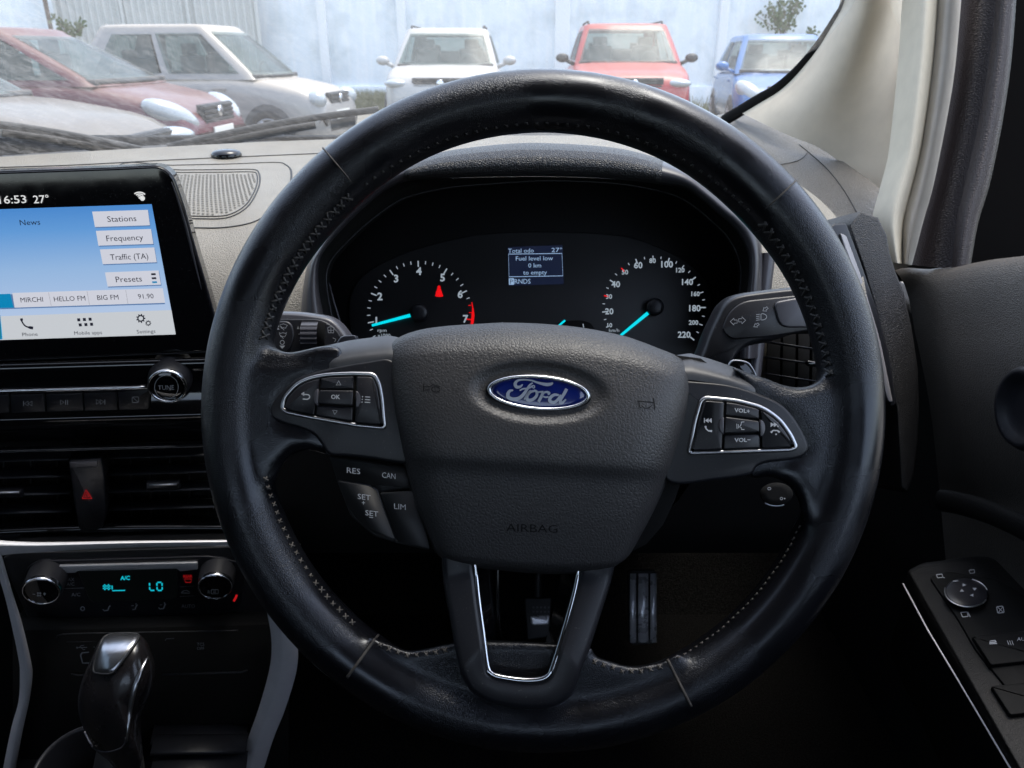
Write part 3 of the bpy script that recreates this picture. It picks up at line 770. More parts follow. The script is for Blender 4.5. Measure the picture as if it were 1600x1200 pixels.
xs = [-1.15+1.46*i/150 for i in range(151)]
rows = [[dpt(x, u) for x in xs] for u in range(0, 6*(len(prof)-1)+1)]
grid(mb, rows); dtop = mb.build('dash_top', 'dash_skin', DB)
ca = curve(cat2([(1128, 183, 1.10), (1157, 182, 1.07), (1203, 199, 1.02), (1247, 217, .985), (1277, 224, .96), (1320, 254, .92), (1377, 298, .88), (1390, 345, .85), (1396, 405, .81), (1412, 455, .78)], 4, False)) if 0 else None
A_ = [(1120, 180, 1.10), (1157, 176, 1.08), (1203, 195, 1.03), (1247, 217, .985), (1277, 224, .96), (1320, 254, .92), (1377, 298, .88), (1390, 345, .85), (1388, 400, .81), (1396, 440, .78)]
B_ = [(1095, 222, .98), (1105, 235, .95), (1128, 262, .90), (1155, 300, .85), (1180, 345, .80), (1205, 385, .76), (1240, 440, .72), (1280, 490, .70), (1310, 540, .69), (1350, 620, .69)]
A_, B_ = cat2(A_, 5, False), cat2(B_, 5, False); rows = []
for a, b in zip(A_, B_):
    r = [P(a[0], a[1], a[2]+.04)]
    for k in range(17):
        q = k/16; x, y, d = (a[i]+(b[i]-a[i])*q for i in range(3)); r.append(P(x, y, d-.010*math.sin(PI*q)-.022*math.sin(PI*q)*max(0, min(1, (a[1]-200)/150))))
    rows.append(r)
mb = MB(); grid(mb, rows); leather('dash_skin_shaded', (.120, .108, .090, 1), .5, 520, .8, .0008); dcor = mb.build('dash_corner', 'dash_skin_shaded', DB)  # same skin as the dash top, darkened to paint in the corner's shade
DV = col_bvh([dtop, dcor]); Sd = onto(DV, .0008, .8)
def Sdn(off): return onto(DV, off, .8)
# lower dash, knee panel, bulkhead
mb = MB(); pr = [(.625, -.295), (.618, -.33), (.60, -.40), (.61, -.44), (.68, -.49), (.80, -.51), (1.23, -.52)]
rows = [[W(x, y, z) for x in (-1.15, -.6, -.15, 0, .2, .30)] for y, z in pr]; grid(mb, rows); mb.build('knee_panel', 'deep_black', DB)
mb = MB(); box(mb, W(-.34, 1.24, -.52), .86, .02, .40); mb.build('bulkhead', 'deep_black', DB)
# speaker grille let into the dash top
gout = cat2([(180, 262), (270, 258.5), (360, 256.5), (430, 254), (447, 258), (455, 268), (453, 290), (440, 315), (418, 335), (390, 349), (345, 356), (290, 356), (180, 357)], 5)
mb = MB(); sweep(mb, [Sdn(.0002)(x, y) for x, y in gout], Vector((0, 0, 1)), oval(.0011, .0006, 6), closed=True); mb.build('speaker_seam', 'matt_black', DB)
gin = cat2([(190, 268), (285, 266), (350, 265.5), (392, 265), (404, 269), (406, 285), (400, 303), (388, 322), (370, 335), (345, 342), (290, 342), (200, 343)], 5)
for o2, w in ((gin, .0008), (inset(gin, 4), .0007)):
    mb = MB(); sweep(mb, [Sdn(.0003)(x, y) for x, y in o2], Vector((0, 0, 1)), oval(w, .0006, 6), closed=True); mb.build('grille_ring', 'matt_black', DB)
mb = MB()
cxg, cyg = 300, 300
def inpoly(p, q):
    c = False
    for i in range(len(p)):
        a, b = p[i-1], p[i]
        if (a[1] > q[1]) != (b[1] > q[1]) and q[0] < (b[0]-a[0])*(q[1]-a[1])/(b[1]-a[1])+a[0]: c = not c
    return c
gi2 = inset(gin, 7); Sg = Sdn(.0004)
o0 = Sd(300, 320)
for i in range(-40, 60):
    for j in range(-20, 45):
        x = o0.x+i*.0046+(.0023 if j % 2 else 0); y = o0.y+j*.0060+.00010*(i-10)**2*.5
        # back to pixel
        v = Vector((x, y, o0.z))-C; d = v.dot(F_)
        px = 800+1200*v.x/d; py = 600-1200*v.dot(U_)/d
        if 200 < px < 460:
            h = DV.ray_cast(Vector((x, y, C.z)), Vector((0, 0, -1)))
            if h[0]: v = h[0]-C; d = v.dot(F_); px = 800+1200*v.x/d; py = 600-1200*v.dot(U_)/d
            if h[0] and inpoly(gi2, (px, py)): mb.add([h[0]+h[1]*.0004+Vector((.0014*math.cos(t), .0019*math.sin(t), 0)) for t in [PI*k/3 for k in range(6)]], [tuple(range(6))])
mb.build('grille_holes', 'hole_dark', DB, smooth=False)
# sun sensor button on the dash
p0 = Sd(354, 244)
sn = MB(); lathe(sn, p0-Vector((0, 0, .001)), Vector((0, 0, 1)), [(.018, 0), (.018, .003), (.0165, .0055), (.012, .0075), (.006, .0085), (.0001, .0088)], 32)
so = sn.build('light_sensor', 'gloss_black', None, loc=p0); tag(so, 'small black domed light sensor on the dash top beyond the speaker grille', 'sensor')
# faint joint lines across the dash top
mb = MB()
sweep(mb, [W(x, yb(x)-.13, crom(prof, 1.95)[1]+dz(x)+.001) for x in xs if x < .3], Vector((0, 0, 1)), oval(.0009, .0006, 6)) if False else None
q = [Sdn(.0003)(x, y) for x, y in cat2([(0, 262), (120, 258), (270, 250), (430, 243), (500, 240)], 6, False)]
sweep(mb, q, Vector((0, 0, 1)), oval(.0012, .0006, 6))
mb.build('dash_joint', 'matt_black', DB); mb = MB()
q = [Sdn(.0003)(x, y) for x, y in cat2([(1190, 262), (1245, 252), (1262, 238)], 6, False)]; sweep(mb, q, Vector((0, 0, 1)), oval(.0005, .0004, 6))
q = [Sdn(.0003)(x, y) for x, y in cat2([(1249, 226), (1290, 262), (1320, 300), (1345, 345), (1362, 380)], 6, False)]; sweep(mb, q, Vector((0, 0, 1)), oval(.0007, .0005, 6))
mb.build('dash_joint', 'matt_black', DB)
# ---------------------------------------------------------------- instrument hood
O = cat2([(474, 560), (470, 520), (471, 480), (475, 440), (482, 410), (498, 384), (525, 341), (558, 299), (594, 274), (630, 256), (690, 238), (750, 229), (810, 224), (860, 224), (930, 228), (982, 235), (1035, 250), (1077, 267), (1112, 294), (1140, 317), (1166, 338), (1184, 358), (1191, 396), (1190, 452), (1187, 500), (1184, 560)], 5, False)
M = cat2([(520, 560), (512, 520), (503, 480), (498, 448), (498, 416), (506, 393), (534, 359), (564, 329), (600, 299), (637, 283), (690, 279), (750, 277), (810, 276), (860, 276), (930, 278), (982, 282), (1032, 288), (1068, 294), (1096, 312), (1122, 334), (1143, 352), (1160, 376), (1170, 405), (1168, 452), (1160, 500), (1156, 560)], 5, False)
I = cat2([(532, 560), (524, 520), (516, 485), (510, 450), (510, 425), (520, 402), (548, 372), (578, 345), (615, 318), (648, 304), (700, 293), (750, 288), (810, 284), (860, 282), (930, 284), (985, 289), (1035, 299), (1066, 310), (1090, 326), (1112, 345), (1134, 366), (1150, 392), (1158, 420), (1157, 452), (1150, 500), (1144, 560)], 5, False)
HOOD = thing('instrument_hood', 'arched black hood with a grained soft lip over the dials', 'instrument hood', P(848, 400, .62))
def hoodcol(k, lat=None):
    o, m = Vector(O[k]), Vector(M[k]); pts = []
    # outer shell back to dash
    c = Vector((848, 480)); 
    big = c+(o-c)*.90; bd_ = P(big.x, big.y+14, .86); pts.append(bd_)
    pts.append(P(*(c+(o-c)*.965+Vector((0, 4))), .74))
    pts.append(P(*(c+(o-c)*.995), .655))
    for q, d in ((0, .628), (.06, .617), (.2, .604), (.42, .597), (.66, .5965), (.86, .602), (.97, .611), (1, .62)):
        a = o.lerp(m, q); pts.append(P(a.x, a.y, d))
    return pts
plain('trim_satin', (.030, .029, .034, 1), .36)
kL = min(range(len(O)), key=lambda i: math.dist(O[i], (630, 256))); kR = min(range(len(O)), key=lambda i: math.dist(O[i], (1035, 250)))
for nm, a, b, mt in (('side_trim', 0, kL, 'trim_satin'), ('soft_lip', kL, kR, 'dash_skin_black'), ('side_trim', kR, len(O)-1, 'trim_satin')):
    mb = MB(); rows = [hoodcol(k) for k in range(a, b+1)]
    if nm == 'soft_lip':      # slightly prouder than the trims, with closed ends
        rows = [[p-ray(848, 300).normalized()*.0025 for p in r] for r in rows]
        grid(mb, rows); mb.f.append(tuple(range(len(rows[0])))); n0 = len(rows[0])*(len(rows)-1); mb.f.append(tuple(n0+i for i in range(len(rows[0]))))
    else: grid(mb, rows)
    mb.build(nm, mt, HOOD)
mb = MB(); rows = []
for k in range(len(O)):
    m, i = Vector(M[k]), Vector(I[k])
    c = Vector((848, 470)); inn = c+(i-c)*.97
    rows.append([P(m.x, m.y, .619), P(m.x, m.y, .624), P(*m.lerp(i, .5), .632), P(i.x, i.y, .637), P(i.x, i.y, .642), P(*inn, .70)])
grid(mb, rows); mb.build('inner_bezel', 'deep_black', HOOD)
mb = MB(); sweep(mb, [P(x, y, .637) for x, y in I[8:-8]], U_*0-F_, oval(.0010, .0006, 6)); mb.build('bezel_lip', 'satin_black', HOOD)
mb = MB(); sweep(mb, [P(x, y, .64) for x, y in ((514, 442), (521, 470), (530, 500), (540, 530))], -F_, oval(.0009, .0008, 6)); mb.build('bezel_lip', 'satin_grey', HOOD)
# ---------------------------------------------------------------- cluster
CP = PL(P(848, 450, .68))
CL = thing('instrument_cluster', 'lit instrument cluster with white dials and cyan needles', 'instrument cluster', P(848, 450, .68))
mb = MB(); plate(mb, CP, [(x, y) for x, y in I[::2]], -.01, .0, .5, .0002, 1); mb.build('backing', 'cluster_black', CL)
face = cat2([(556, 560), (548, 520), (545, 480), (553, 449), (574, 425), (610, 405), (660, 386), (732, 369), (790, 363), (860, 362), (925, 364), (985, 371), (1035, 389), (1075, 411), (1100, 434), (1112, 462), (1108, 500), (1096, 535), (1085, 560)], 5)
mb = MB(); plate(mb, CP, face, .0001, .0025, 1.5, .0008, 2); mb.build('face_plate', 'cluster_face', CL)
Sc = lambda x, y: CP.at(x, y, .0028)
wh, rd, cy_ = MB(), MB(), MB()
def tick(mb, cx, cy, a, r0, r1, w):
    a = math.radians(a); c, s = math.cos(a), -math.sin(a)
    rib(mb, [(cx+r0*c, cy+r0*s), (cx+r1*c, cy+r1*s)], w, Sc)
tx, ty = 655.5, 489.5
for k in range(-2, 27):
    n = 1+k/4.0
    a = 190.5-33*(n-1)
    if n > 6.3: continue
    maj = k % 4 == 0
    tick(wh, tx, ty, a, 72.5 if maj else 77, 82, 1.9 if maj else 1.3)
for n in (6.5, 6.75): tick(rd, tx, ty, 190.5-33*(n-1), 77, 82, 1.2)
rib(rd, [(tx+r*math.cos(math.radians(a)), ty-r*math.sin(math.radians(a))) for a, r in [(12-3*k, 83.5) for k in range(9)]], [1.5, 1.5, 2, 3, 4.2, 4.6, 4.6, 4.6, 4.6], Sc)
tick(rd, tx, ty, -7, 74, 84, 2)
for s, x, y in (('1', 588, 501), ('2', 593.5, 463), ('3', 619, 435), ('4', 654.5, 423.5), ('5', 691.5, 433.5), ('6', 719, 459.5), ('7', 727.5, 498)):
    T(wh, s, x, y, 11.5, Sc, bold=.03)
T(wh, 'rpm', 597, 516, 5.5, Sc, 14); T(wh, 'x1000', 600, 524, 5.5, Sc, 20)
wh.build('rev_dial_marks', 'dial_white', CL, smooth=False); rd.build('red_zone', 'dial_red', CL, smooth=False); wh, rd = MB(), MB()
sx, sy = 1021.7, 480.5
ang = {0: 221, 10: 202.5, 20: 185, 30: 166.5, 40: 148, 50: 129.5, 60: 110.5, 80: 91, 100: 72.7, 120: 54.5, 140: 36, 160: 17.5, 180: 0, 200: -20, 220: -39}
ks = sorted(ang)
for i, v in enumerate(ks):
    big = v in (20, 40, 60, 100, 140, 180, 220)
    if v in (30, 50): tick(rd, sx, sy, ang[v], 73, 80, 2)
    elif v: tick(wh, sx, sy, ang[v], 73 if big else 75.5, 81, 1.9 if big else 1.4)
    if i+1 < len(ks): tick(wh, sx, sy, (ang[v]+ang[ks[i+1]])/2, 76.5, 80.5, 1.2)
def z7(x, y): return (860+x/2.857, 200+y/2.857)
for s, x, y, h in (('10', 265, 880, 6.6), ('20', 263, 818, 9.2), ('30', 262, 752, 7), ('40', 292, 697, 9.4), ('50', 333, 643, 7.2), ('60', 392, 612, 9.6), ('80', 456, 592, 7.2), ('100', 521, 608, 9.8), ('120', 580, 634, 7), ('140', 612, 687, 9.2), ('160', 648, 740, 7), ('180', 645, 804, 9.6), ('200', 639, 868, 7), ('220', 597, 922, 9.4)):
    x, y = z7(x, y); T(wh, s, x, y, h, Sc, bold=.025)
T(wh, 'km/h', 959.5, 516, 5.2, Sc, 16)
wh.build('speed_dial_marks', 'dial_white', CL, smooth=False); rd.build('speed_dial_red_marks', 'dial_red', CL, smooth=False)
mb = MB(); poly(mb, [(680, 463), (681, 457), (683, 452), (684, 449), (687.5, 449), (689, 452), (690.5, 457), (692.5, 463), (686.5, 464)], Sc); disc(mb, 686, 448.5, 2.5, Sc); mb.build('seat_belt_lamp', 'dial_red', CL, smooth=False)
for cx, cy in ((tx, ty), (sx, sy)):
    mb = MB(); lathe(mb, CP.at(cx, cy, .0025), CP.n, [(.0078, 0), (.0078, .006), (.0070, .0075), (.004, .0082), (.0001, .0084)], 32); mb.build('needle_hub', 'satin_black', CL)
for a, b in (((642, 492.5), (581, 508.5)), ((1012.5, 489), (970, 524))):
    mb = MB(); S3 = lambda x, y: CP.at(x, y, .0055); rib(mb, [a, b], [5.5, 3.8], S3); mb.build('needle', 'dial_cyan', CL, smooth=False)
mb = MB(); plate(mb, CP, cat2([(858, 530), (866, 512), (876, 503), (900, 500.5), (918, 503), (928, 512), (934, 530)], 4), .0002, .0034, .5, .0003, 1); mb.build('fuel_gauge_window', 'deep_black', CL)
mb = MB(); rib(mb, [(873, 509), (883, 500.5)], 3, lambda x, y: CP.at(x, y, .0042)); mb.build('fuel_needle', 'dial_cyan', CL, smooth=False)
mb = MB(); rib(mb, [(911, 506), (912, 512)], 1.3, lambda x, y: CP.at(x, y, .0036)); mb.build('gauge_tick', 'dial_white', CL, smooth=False); mb = MB(); rib(mb, [(752, 562), (780, 506), (786, 503.5)], .8, Sc); mb.build('gauge_tick', 'dial_white', CL, smooth=False)
mb = MB(); poly(mb, [(793.5, 386), (879, 383), (881, 444), (794.5, 446.5)], lambda x, y: CP.at(x, y, .0028)); lcd = mb.build('trip_display', 'lcd_back', CL, smooth=False)
mb = MB(); S4 = lambda x, y: CP.at(x, y, .0031)
T(mb, 'Total odo', 814, 391.5, 6.8, S4, 40, -.02); T(mb, '27°', 870, 390.5, 6.8, S4, 16.5, -.02)
rib(mb, [(794.5, 397), (878, 396), (879.5, 431), (795.5, 432.5)], 1.1, S4, closed=True)
T(mb, 'Fuel level low', 835, 403.5, 6.8, S4, 58, -.01); T(mb, '0 km', 835.5, 414.5, 6.8, S4, 20, -.01); T(mb, 'to empty', 836, 425.5, 6.8, S4, 37, -.01)
T(mb, 'RNDS', 816.5, 439.5, 7.4, S4, 25, -.01); poly(mb, [(795, 435), (803, 434.8), (803.2, 444.8), (795.2, 445)], S4)
mb.build('display_text', 'lcd_text', lcd, smooth=False)
mb = MB(); T(mb, 'P', 799.2, 440, 7.0, lambda x, y: CP.at(x, y, .0034), 4.5); mb.build('gear_letter', 'lcd_back', lcd, smooth=False)
# ---------------------------------------------------------------- right end of the dash
EP = PL(P(1300, 500, .67), (R_*.93+F_*.37))
end = cat2([(1395, 350), (1381, 366), (1388, 395), (1398, 425), (1411, 457), (1423, 510), (1434, 580), (1436, 640), (1434, 690), (1400, 690), (1396, 640), (1376, 540), (1352, 440), (1326, 352), (1350, 330)], 4)
leather('end_skin', (.014, .0135, .014, 1), .45, 620, .7, .0005)
sd = thing('dash_end_panel', 'grained side panel closing the dashboard beside the door', 'dash panel', EP.at(1400, 520))
mb = MB(); plate(mb, EP, [(1385, 366), (1390, 395), (1399, 425), (1412, 457), (1424, 510), (1434, 575), (1436, 640), (1434, 690), (1428, 740), (1418, 770), (1408, 760), (1401, 640), (1388, 570), (1370, 490), (1350, 420), (1327, 352), (1345, 330), (1372, 340)], -.05, .0, 3, .002, 3); mb.build('panel', 'end_skin', sd)
mb = MB(); plate(mb, EP, fillet([(1296, 358, 2), (1301, 350, 6), (1322, 349, 4), (1345, 410, 20), (1372, 490, 20), (1392, 570, 20), (1400, 632, 5), (1392, 636, 4), (1372, 600, 20), (1345, 480, 20)], 5), -.03, .004, 2.5, .0015, 3); st = mb.build('vent_surround', 'satin_black', sd)
mb = MB(); plate(mb, EP, fillet([(1312, 364, 4), (1322, 368, 4), (1345, 430, 20), (1375, 530, 20), (1395, 628, 4), (1388, 628, 4), (1360, 540, 20), (1335, 440, 10)], 4), .0035, .0058, 1.5, .001, 2); mb.build('vent_trim', 'trim_mid', sd)
# round side vent seen inside the rim
VP = PL(P(1240, 570, .63))
rv = thing('side_air_vent', 'black slatted air vent behind the indicator stalk at the right end of the dash', 'air vent', VP.at(1245, 570))
mb = MB(); plate(mb, VP, [(1200, 500), (1310, 500), (1310, 640), (1196, 640)], -.03, -.028, 1, .0005, 1); mb.build('vent_back', 'deep_black', rv)
for k, (y0, y1) in enumerate(((505, 514), (534, 548), (558, 571), (584, 598))):
    mb = MB(); sweep(mb, [VP.at(1196, y0, -.006), VP.at(1245, (y0+y1)/2+.5, -.006), VP.at(1310, y1+3, -.006)], VP.n, oval(.0008, .006, 8)); mb.build('slat', 'satin_black', rv)
mb = MB(); 
for x in (1222, 1246, 1268): sweep(mb, [VP.at(x, 500, -.016), VP.at(x-2, 640, -.016)], VP.n, oval(.0005, .003, 6))
mb.build('vane', 'void_black', rv)
mb = MB(); pillow(mb, VP, fillet([(1258, 562), (1292, 567), (1292, 576), (1260, 572)], 4), 0, .003, 2.5, 3); mb.build('vent_tab', 'gloss_black', rv)
mb = MB(); rows = []
for y in (395, 440, 490, 530, 560, 600, 640):
    x = 1206-(y-440)*.12
    rows.append([VP.at(x-21, y, -.02), VP.at(x-19, y, 0), VP.at(x-16, y, .003), VP.at(x-4, y, .003), VP.at(x, y, 0), VP.at(x+1, y, -.02)])
grid(mb, rows); mb.build('vent_frame', 'satin_grey', rv)
mb = MB(); rows = [[VP.at(1187-(y-440)*.1+q, y, -.01-.02*(q < 0)) for q in (-16, -5, 0, 4)] for y in (450, 500, 540, 580, 620)]; grid(mb, rows); mb.build('vent_border', 'dash_skin_black', rv)
# headlamp dial low on the right
hd = thing('headlamp_switch', 'small black round headlamp dial just below the right spoke', 'dial switch', P(1212, 775, .60))
mb = MB(); HP = PL(P(1212, 775, .60)); dome(mb, HP.at, ell(1213, 772, 26, 18, 0, 40), (1212, 770), [(1, -.02), (1, .004), (.93, .007), (.5, .007)]); mb.build('dial', 'deep_black', hd)
mb = MB(); sweep(mb, [HP.at(x, y, .005) for x, y in ell(1213, 773, 26, 17.5, 0, 14, .35*PI, .75*PI)], HP.n, oval(.0006, .0006, 6)); mb.build('dial_edge', 'satin_chrome', hd)
mb = MB(); Sh = lambda x, y: HP.at(x, y, .0074); rib(mb, ell(1202, 763.5, 2.5, 2, 0, 10), .9, Sh, closed=True); rib(mb, ell(1221, 779, 2, 2, 0, 10), .9, Sh, closed=True); disc(mb, 1226, 779, 1.2, Sh, 6); mb.build('dial_symbols', 'print_grey', hd, smooth=False)
# ================================================================ TOUCHSCREEN
SX = Vector((.980, .198, 0)); SPL = PL(P(237, 319, .575), SX, Vector((0, 0, 1)))
SC = thing('touchscreen', 'glossy black tablet touchscreen showing a blue radio page', 'touchscreen', SPL.at(100, 560))
tab = fillet([(-330, 285, 30), (0, 267.5, 1), (180, 261.5, 1), (250, 258, 26), (270, 272, 20), (286, 315, 20), (302, 375, 30), (320, 435, 30), (336, 492, 30), (347, 548, 8), (318, 551, 2), (0, 564, 2), (-330, 576, 30)], 5, 7)
mb = MB(); plate(mb, SPL, tab, -.016, .0015, 5, .003, 5); mb.build('housing', 'gloss_black', SC)
mb = MB(); sweep(mb, [SPL.at(x, y, -.0005) for x, y in inset(tab, 1.2)], SPL.n, oval(.0009, .0012, 8), closed=True); mb.build('edge_trim', 'satin_black', SC)
mb = MB(); q = [SPL.at(x, y, .0012) for x, y in cat2([(268, 284), (278, 312), (292, 360), (304, 408), (315, 452)], 6, False)]
sweep(mb, q, SPL.n, lambda u: oval(.0003+.0009*math.sin(PI*u), .0006, 8)); mb.build('edge_glint_strip', 'satin_grey', SC)
Z = lambda h: (lambda x, y: SPL.at(x, y, h))
# quads in zoom coords (0..300 x 260..540, x4.2867)
def q4(l): return [(x/4.2867, 260+y/4.2867) for x, y in l]
mb = MB(); poly(mb, [(-300, 337), (237, 319), (267.6, 484.5), (-300, 505)], Z(.0018)); mb.build('page_background', 'scr_blue', SC, smooth=False)
mb = MB(); poly(mb, [(-300, 505), (267.8, 484.5), (274.6, 522.5), (-300, 541)], Z(.0018)); mb.build('bottom_bar', 'scr_bar', SC, smooth=False)
mb = MB()
tiles = {'Stations': [(617, 303), (990, 291), (1004, 394), (636, 406)], 'Frequency': [(642, 432), (1011, 419), (1027, 519), (659, 531)], 'Traffic (TA)': [(669, 556), (1033, 543), (1050, 642), (688, 655)], 'Presets': [(703, 710), (1062, 697), (1078, 792), (721, 805)]}
sh = MB()
for s, l in tiles.items():
    t = q4(l); poly(mb, t, Z(.0022)); poly(sh, [(x+1.0, y+1.6) for x, y in t], Z(.0020))
poly(mb, q4([(82, 848), (1090, 816), (1106, 914), (98, 946)]), Z(.0022)); poly(sh, [(x, y+2) for x, y in q4([(0, 850), (1090, 816), (1106, 914), (0, 948)])], Z(.0020))
mb.build('page_tile', 'scr_tile', SC, smooth=False); sh.build('tile_shade', 'scr_shadow', SC, smooth=False)
mb = MB(); poly(mb, q4([(-400, 868), (68, 853), (92, 946), (-400, 961)]), Z(.0022)); mb.build('highlight', 'scr_cyan', SC, smooth=False); mb = MB(); poly(mb, q4([(1018, 770), (1050, 769), (1053, 781), (1021, 782)]), Z(.0026)); mb.build('highlight', 'scr_cyan', SC, smooth=False); mb = MB(); poly(mb, q4([(-100, 1000), (2, 997), (16, 1158), (-100, 1162)]), Z(.0022)); mb.build('highlight', 'scr_cyan', SC, smooth=False)
for x0, x1 in ((325, 344), (583, 600), (842, 857)):
    mb = MB(); y0 = 848-(x0-82)*.0315; rib(mb, q4([(x0, y0+4), (x1, y0+96)]), .6, Z(.0025)); mb.build('tile_divider', 'scr_shut', SC, smooth=False)
mb = MB(); S5 = Z(.0026); sl = -.032; ln = .17
def tz(s, x, y, h, w, b=.0): T(mb, s, x/4.2867, 260+y/4.2867, h, S5, w/4.2867, sl, ln, b)
tz('News', 200, 374, 8.6, 136, 0); tz('Stations', 815, 350, 9, 194); tz('Frequency', 835, 478, 9, 246); tz('Traffic (TA)', 865, 604, 9, 254); mb.build('tile_lettering', 'scr_dark', SC, smooth=False); mb = MB(); tz('Presets', 862, 754, 9, 174); mb.build('tile_lettering', 'scr_dark', SC, smooth=False); mb = MB()
tz('MIRCHI', 212, 892, 7.6, 150); tz('HELLO FM', 466, 885, 7.6, 210); tz('BIG FM', 722, 877, 7.6, 142); tz('91.90', 976, 869, 7.6, 104)
mb.build('preset_lettering', 'scr_dark', SC, smooth=False); mb = MB()
tz('Phone', 200, 1124, 5.6, 102); tz('Mobile apps', 590, 1114, 5.6, 186); tz('Settings', 978, 1105, 5.6, 124)
mb.build('bar_lettering', 'scr_dark', SC, smooth=False); mb = MB()
for x, y in ((1011, 716), (1015, 743)): poly(mb, q4([(x, y), (x+30, y-1), (x+33, y+12), (x+3, y+13)]), S5)
mb.build('preset_symbol', 'scr_dark', SC, smooth=False); mb = MB()
for j in range(2):
    for i in range(3): 
        x = 516+i*38+j*10; y = 1018-i*2+j*34; poly(mb, q4([(x, y), (x+20, y-1), (x+23, y+19), (x+3, y+20)]), S5)
mb.build('apps_symbol', 'scr_dark', SC, smooth=False); mb = MB()
rib(mb, cat2(q4([(143, 1018), (150, 1045), (175, 1072), (222, 1083)]), 4, False), [4.2]*3+[2.2]*7+[4.4]*3, S5)
mb.build('phone_symbol', 'scr_dark', SC, smooth=False); mb = MB()
def gear(cx, cy, r):
    rib(mb, ell(cx, cy, r*.68, r*.66, 0, 18), r*.30, S5, closed=True)
    for k in range(9):
        a = 2*PI*k/9; rib(mb, [(cx+r*.72*math.cos(a), cy+r*.72*math.sin(a)), (cx+r*1.08*math.cos(a), cy+r*1.08*math.sin(a))], r*.30, S5)
gx, gy = q4([(943, 1018)])[0]; gear(gx, gy, 6.6); gx, gy = q4([(993, 1050)])[0]; gear(gx, gy, 4.3)
mb.build('settings_symbol', 'scr_dark', SC, smooth=False)
mb = MB(); tz('16:53', 84, 221, 12.2, 182, .004); mb.build('clock_text', 'scr_text', SC, smooth=False); mb = MB(); tz('27°', 275, 219, 12.2, 104, .004)
mb.build('temperature_text', 'scr_text', SC, smooth=False); mb = MB()
cx, cy = q4([(935, 210)])[0]
for r in (4, 7.4, 10.8): rib(mb, ell(cx, cy, r, r*.8, .1, 10, -2.5, -.75), 1.9, S5)
disc(mb, cx, cy, 1.6, S5); disc(mb, cx+4.5, cy+1.0, 3.8, Z(.0028), 16)
mb.build('status_text', 'scr_text', SC, smooth=False)
# ================================================================ RADIO PANEL
RPL = PL(P(150, 610, .62), SX, Vector((0, -.10, 1)))
RD = thing('radio_panel', 'gloss black radio fascia with a chrome strip and track keys under the touchscreen', 'radio', RPL.at(120, 680))
mb = MB()
rows = []
for y0, h in ((566, -.02), (567, .000), (572, .004), (585, .002), (600, .0015), (606, .003), (650, .003), (655, .006), (662, .005), (672, .0), (686, -.004), (690, -.012), (691, -.03)):
    rows.append([RPL.at(x, y0-(x-20)*.028, h) for x in [-330+ i*22 for i in range(31)]])
grid(mb, rows); mb.build('fascia', 'gloss_black', RD)
mb = MB(); sweep(mb, [RPL.at(x, 611.5-x*.027, .0055) for x in (-330, -100, 0, 100, 180, 215, 236)], RPL.n, lambda u: oval(.0016, .0012, 8)); mb.build('chrome_strip', 'chrome', RD)
for x0, x1 in ((-100, 14), (17, 70), (72.5, 129.5), (131.5, 183), (185, 238)):
    yy = lambda x, b: (617 if b == 0 else 645)-x*.024
    p_ = [(x0-1, yy(x0, 0)), (x1-2, yy(x1, 0) if x1 < 200 else 607), (x1+1 if x1 < 200 else 232, yy(x1, 1)), (x0+1, yy(x0, 1))]
    mb = MB(); plate(mb, RPL, fillet(p_, 1.2, 2), .002, .0062, 1.2, .0006, 2); mb.build('track_key', 'satin_black', RD)
mb = MB(); S6 = lambda x, y: RPL.at(x, y, .0066)
for cx, cy, d in ((44, 630.5, -1), (156.5, 628, 1)):
    for k in (0, 6): rib(mb, [(cx+d*(k-6), cy-3.6), (cx+d*(k), cy), (cx+d*(k-6), cy+3.6)], 1.0, S6, closed=True)
    rib(mb, [(cx+d*7.3, cy-3.8), (cx+d*7.3, cy+3.8)], 1.1, S6)
rib(mb, [(94.5, 625), (100, 628.6), (94.5, 632.4)], 1.0, S6, closed=True); rib(mb, [(102.5, 625), (102.5, 632.4)], 1, S6); rib(mb, [(105.5, 625), (105.5, 632.4)], 1, S6)
rib(mb, fillet([(206.5, 620.5), (216.5, 620), (216.5, 628.8), (206.5, 629)], 2), 1, S6, closed=True); rib(mb, [(207, 620.5), (216, 628.5)], 1, S6)
mb.build('key_symbols', 'print_grey', RD, smooth=False)
kc = RPL.at(282, 602, 0)
mb = MB(); ax = RPL.n
kf = RPL.at(261, 604.5, .018)
axk = (kf-kc).normalized(); axk = ax
kb_ = kf-ax*.034
mb = MB(); lathe(mb, kb_, ax, [(.0168, 0), (.0168, .018), (.0160, .026), (.0150, .031), (.0142, .033)], 40)
kn = mb.build('tune_knob', 'satin_black', RD)
mb = MB(); lathe(mb, kb_, ax, [(.0150, .0305), (.0148, .0335), (.0138, .0348), (.0128, .0340), (.0126, .0325)], 48); mb.build('knob_ring', 'chrome', kn)
mb = MB(); lathe(mb, kb_, ax, [(.0127, .0325), (.0120, .0332), (.0001, .0334)], 40); mb.build('knob_face', 'gloss_black', kn)
kpl = PL(kb_+ax*.0338, SX, RPL.y)
mb = MB(); T(mb, 'TUNE', 259.5, 605.5, 7, kpl.at, 25, -.02); rib(mb, ell(260, 605, 18.5, 18.5, 0, 30), .8, kpl.at, closed=True); mb.build('knob_lettering', 'print_grey', kn, smooth=False)
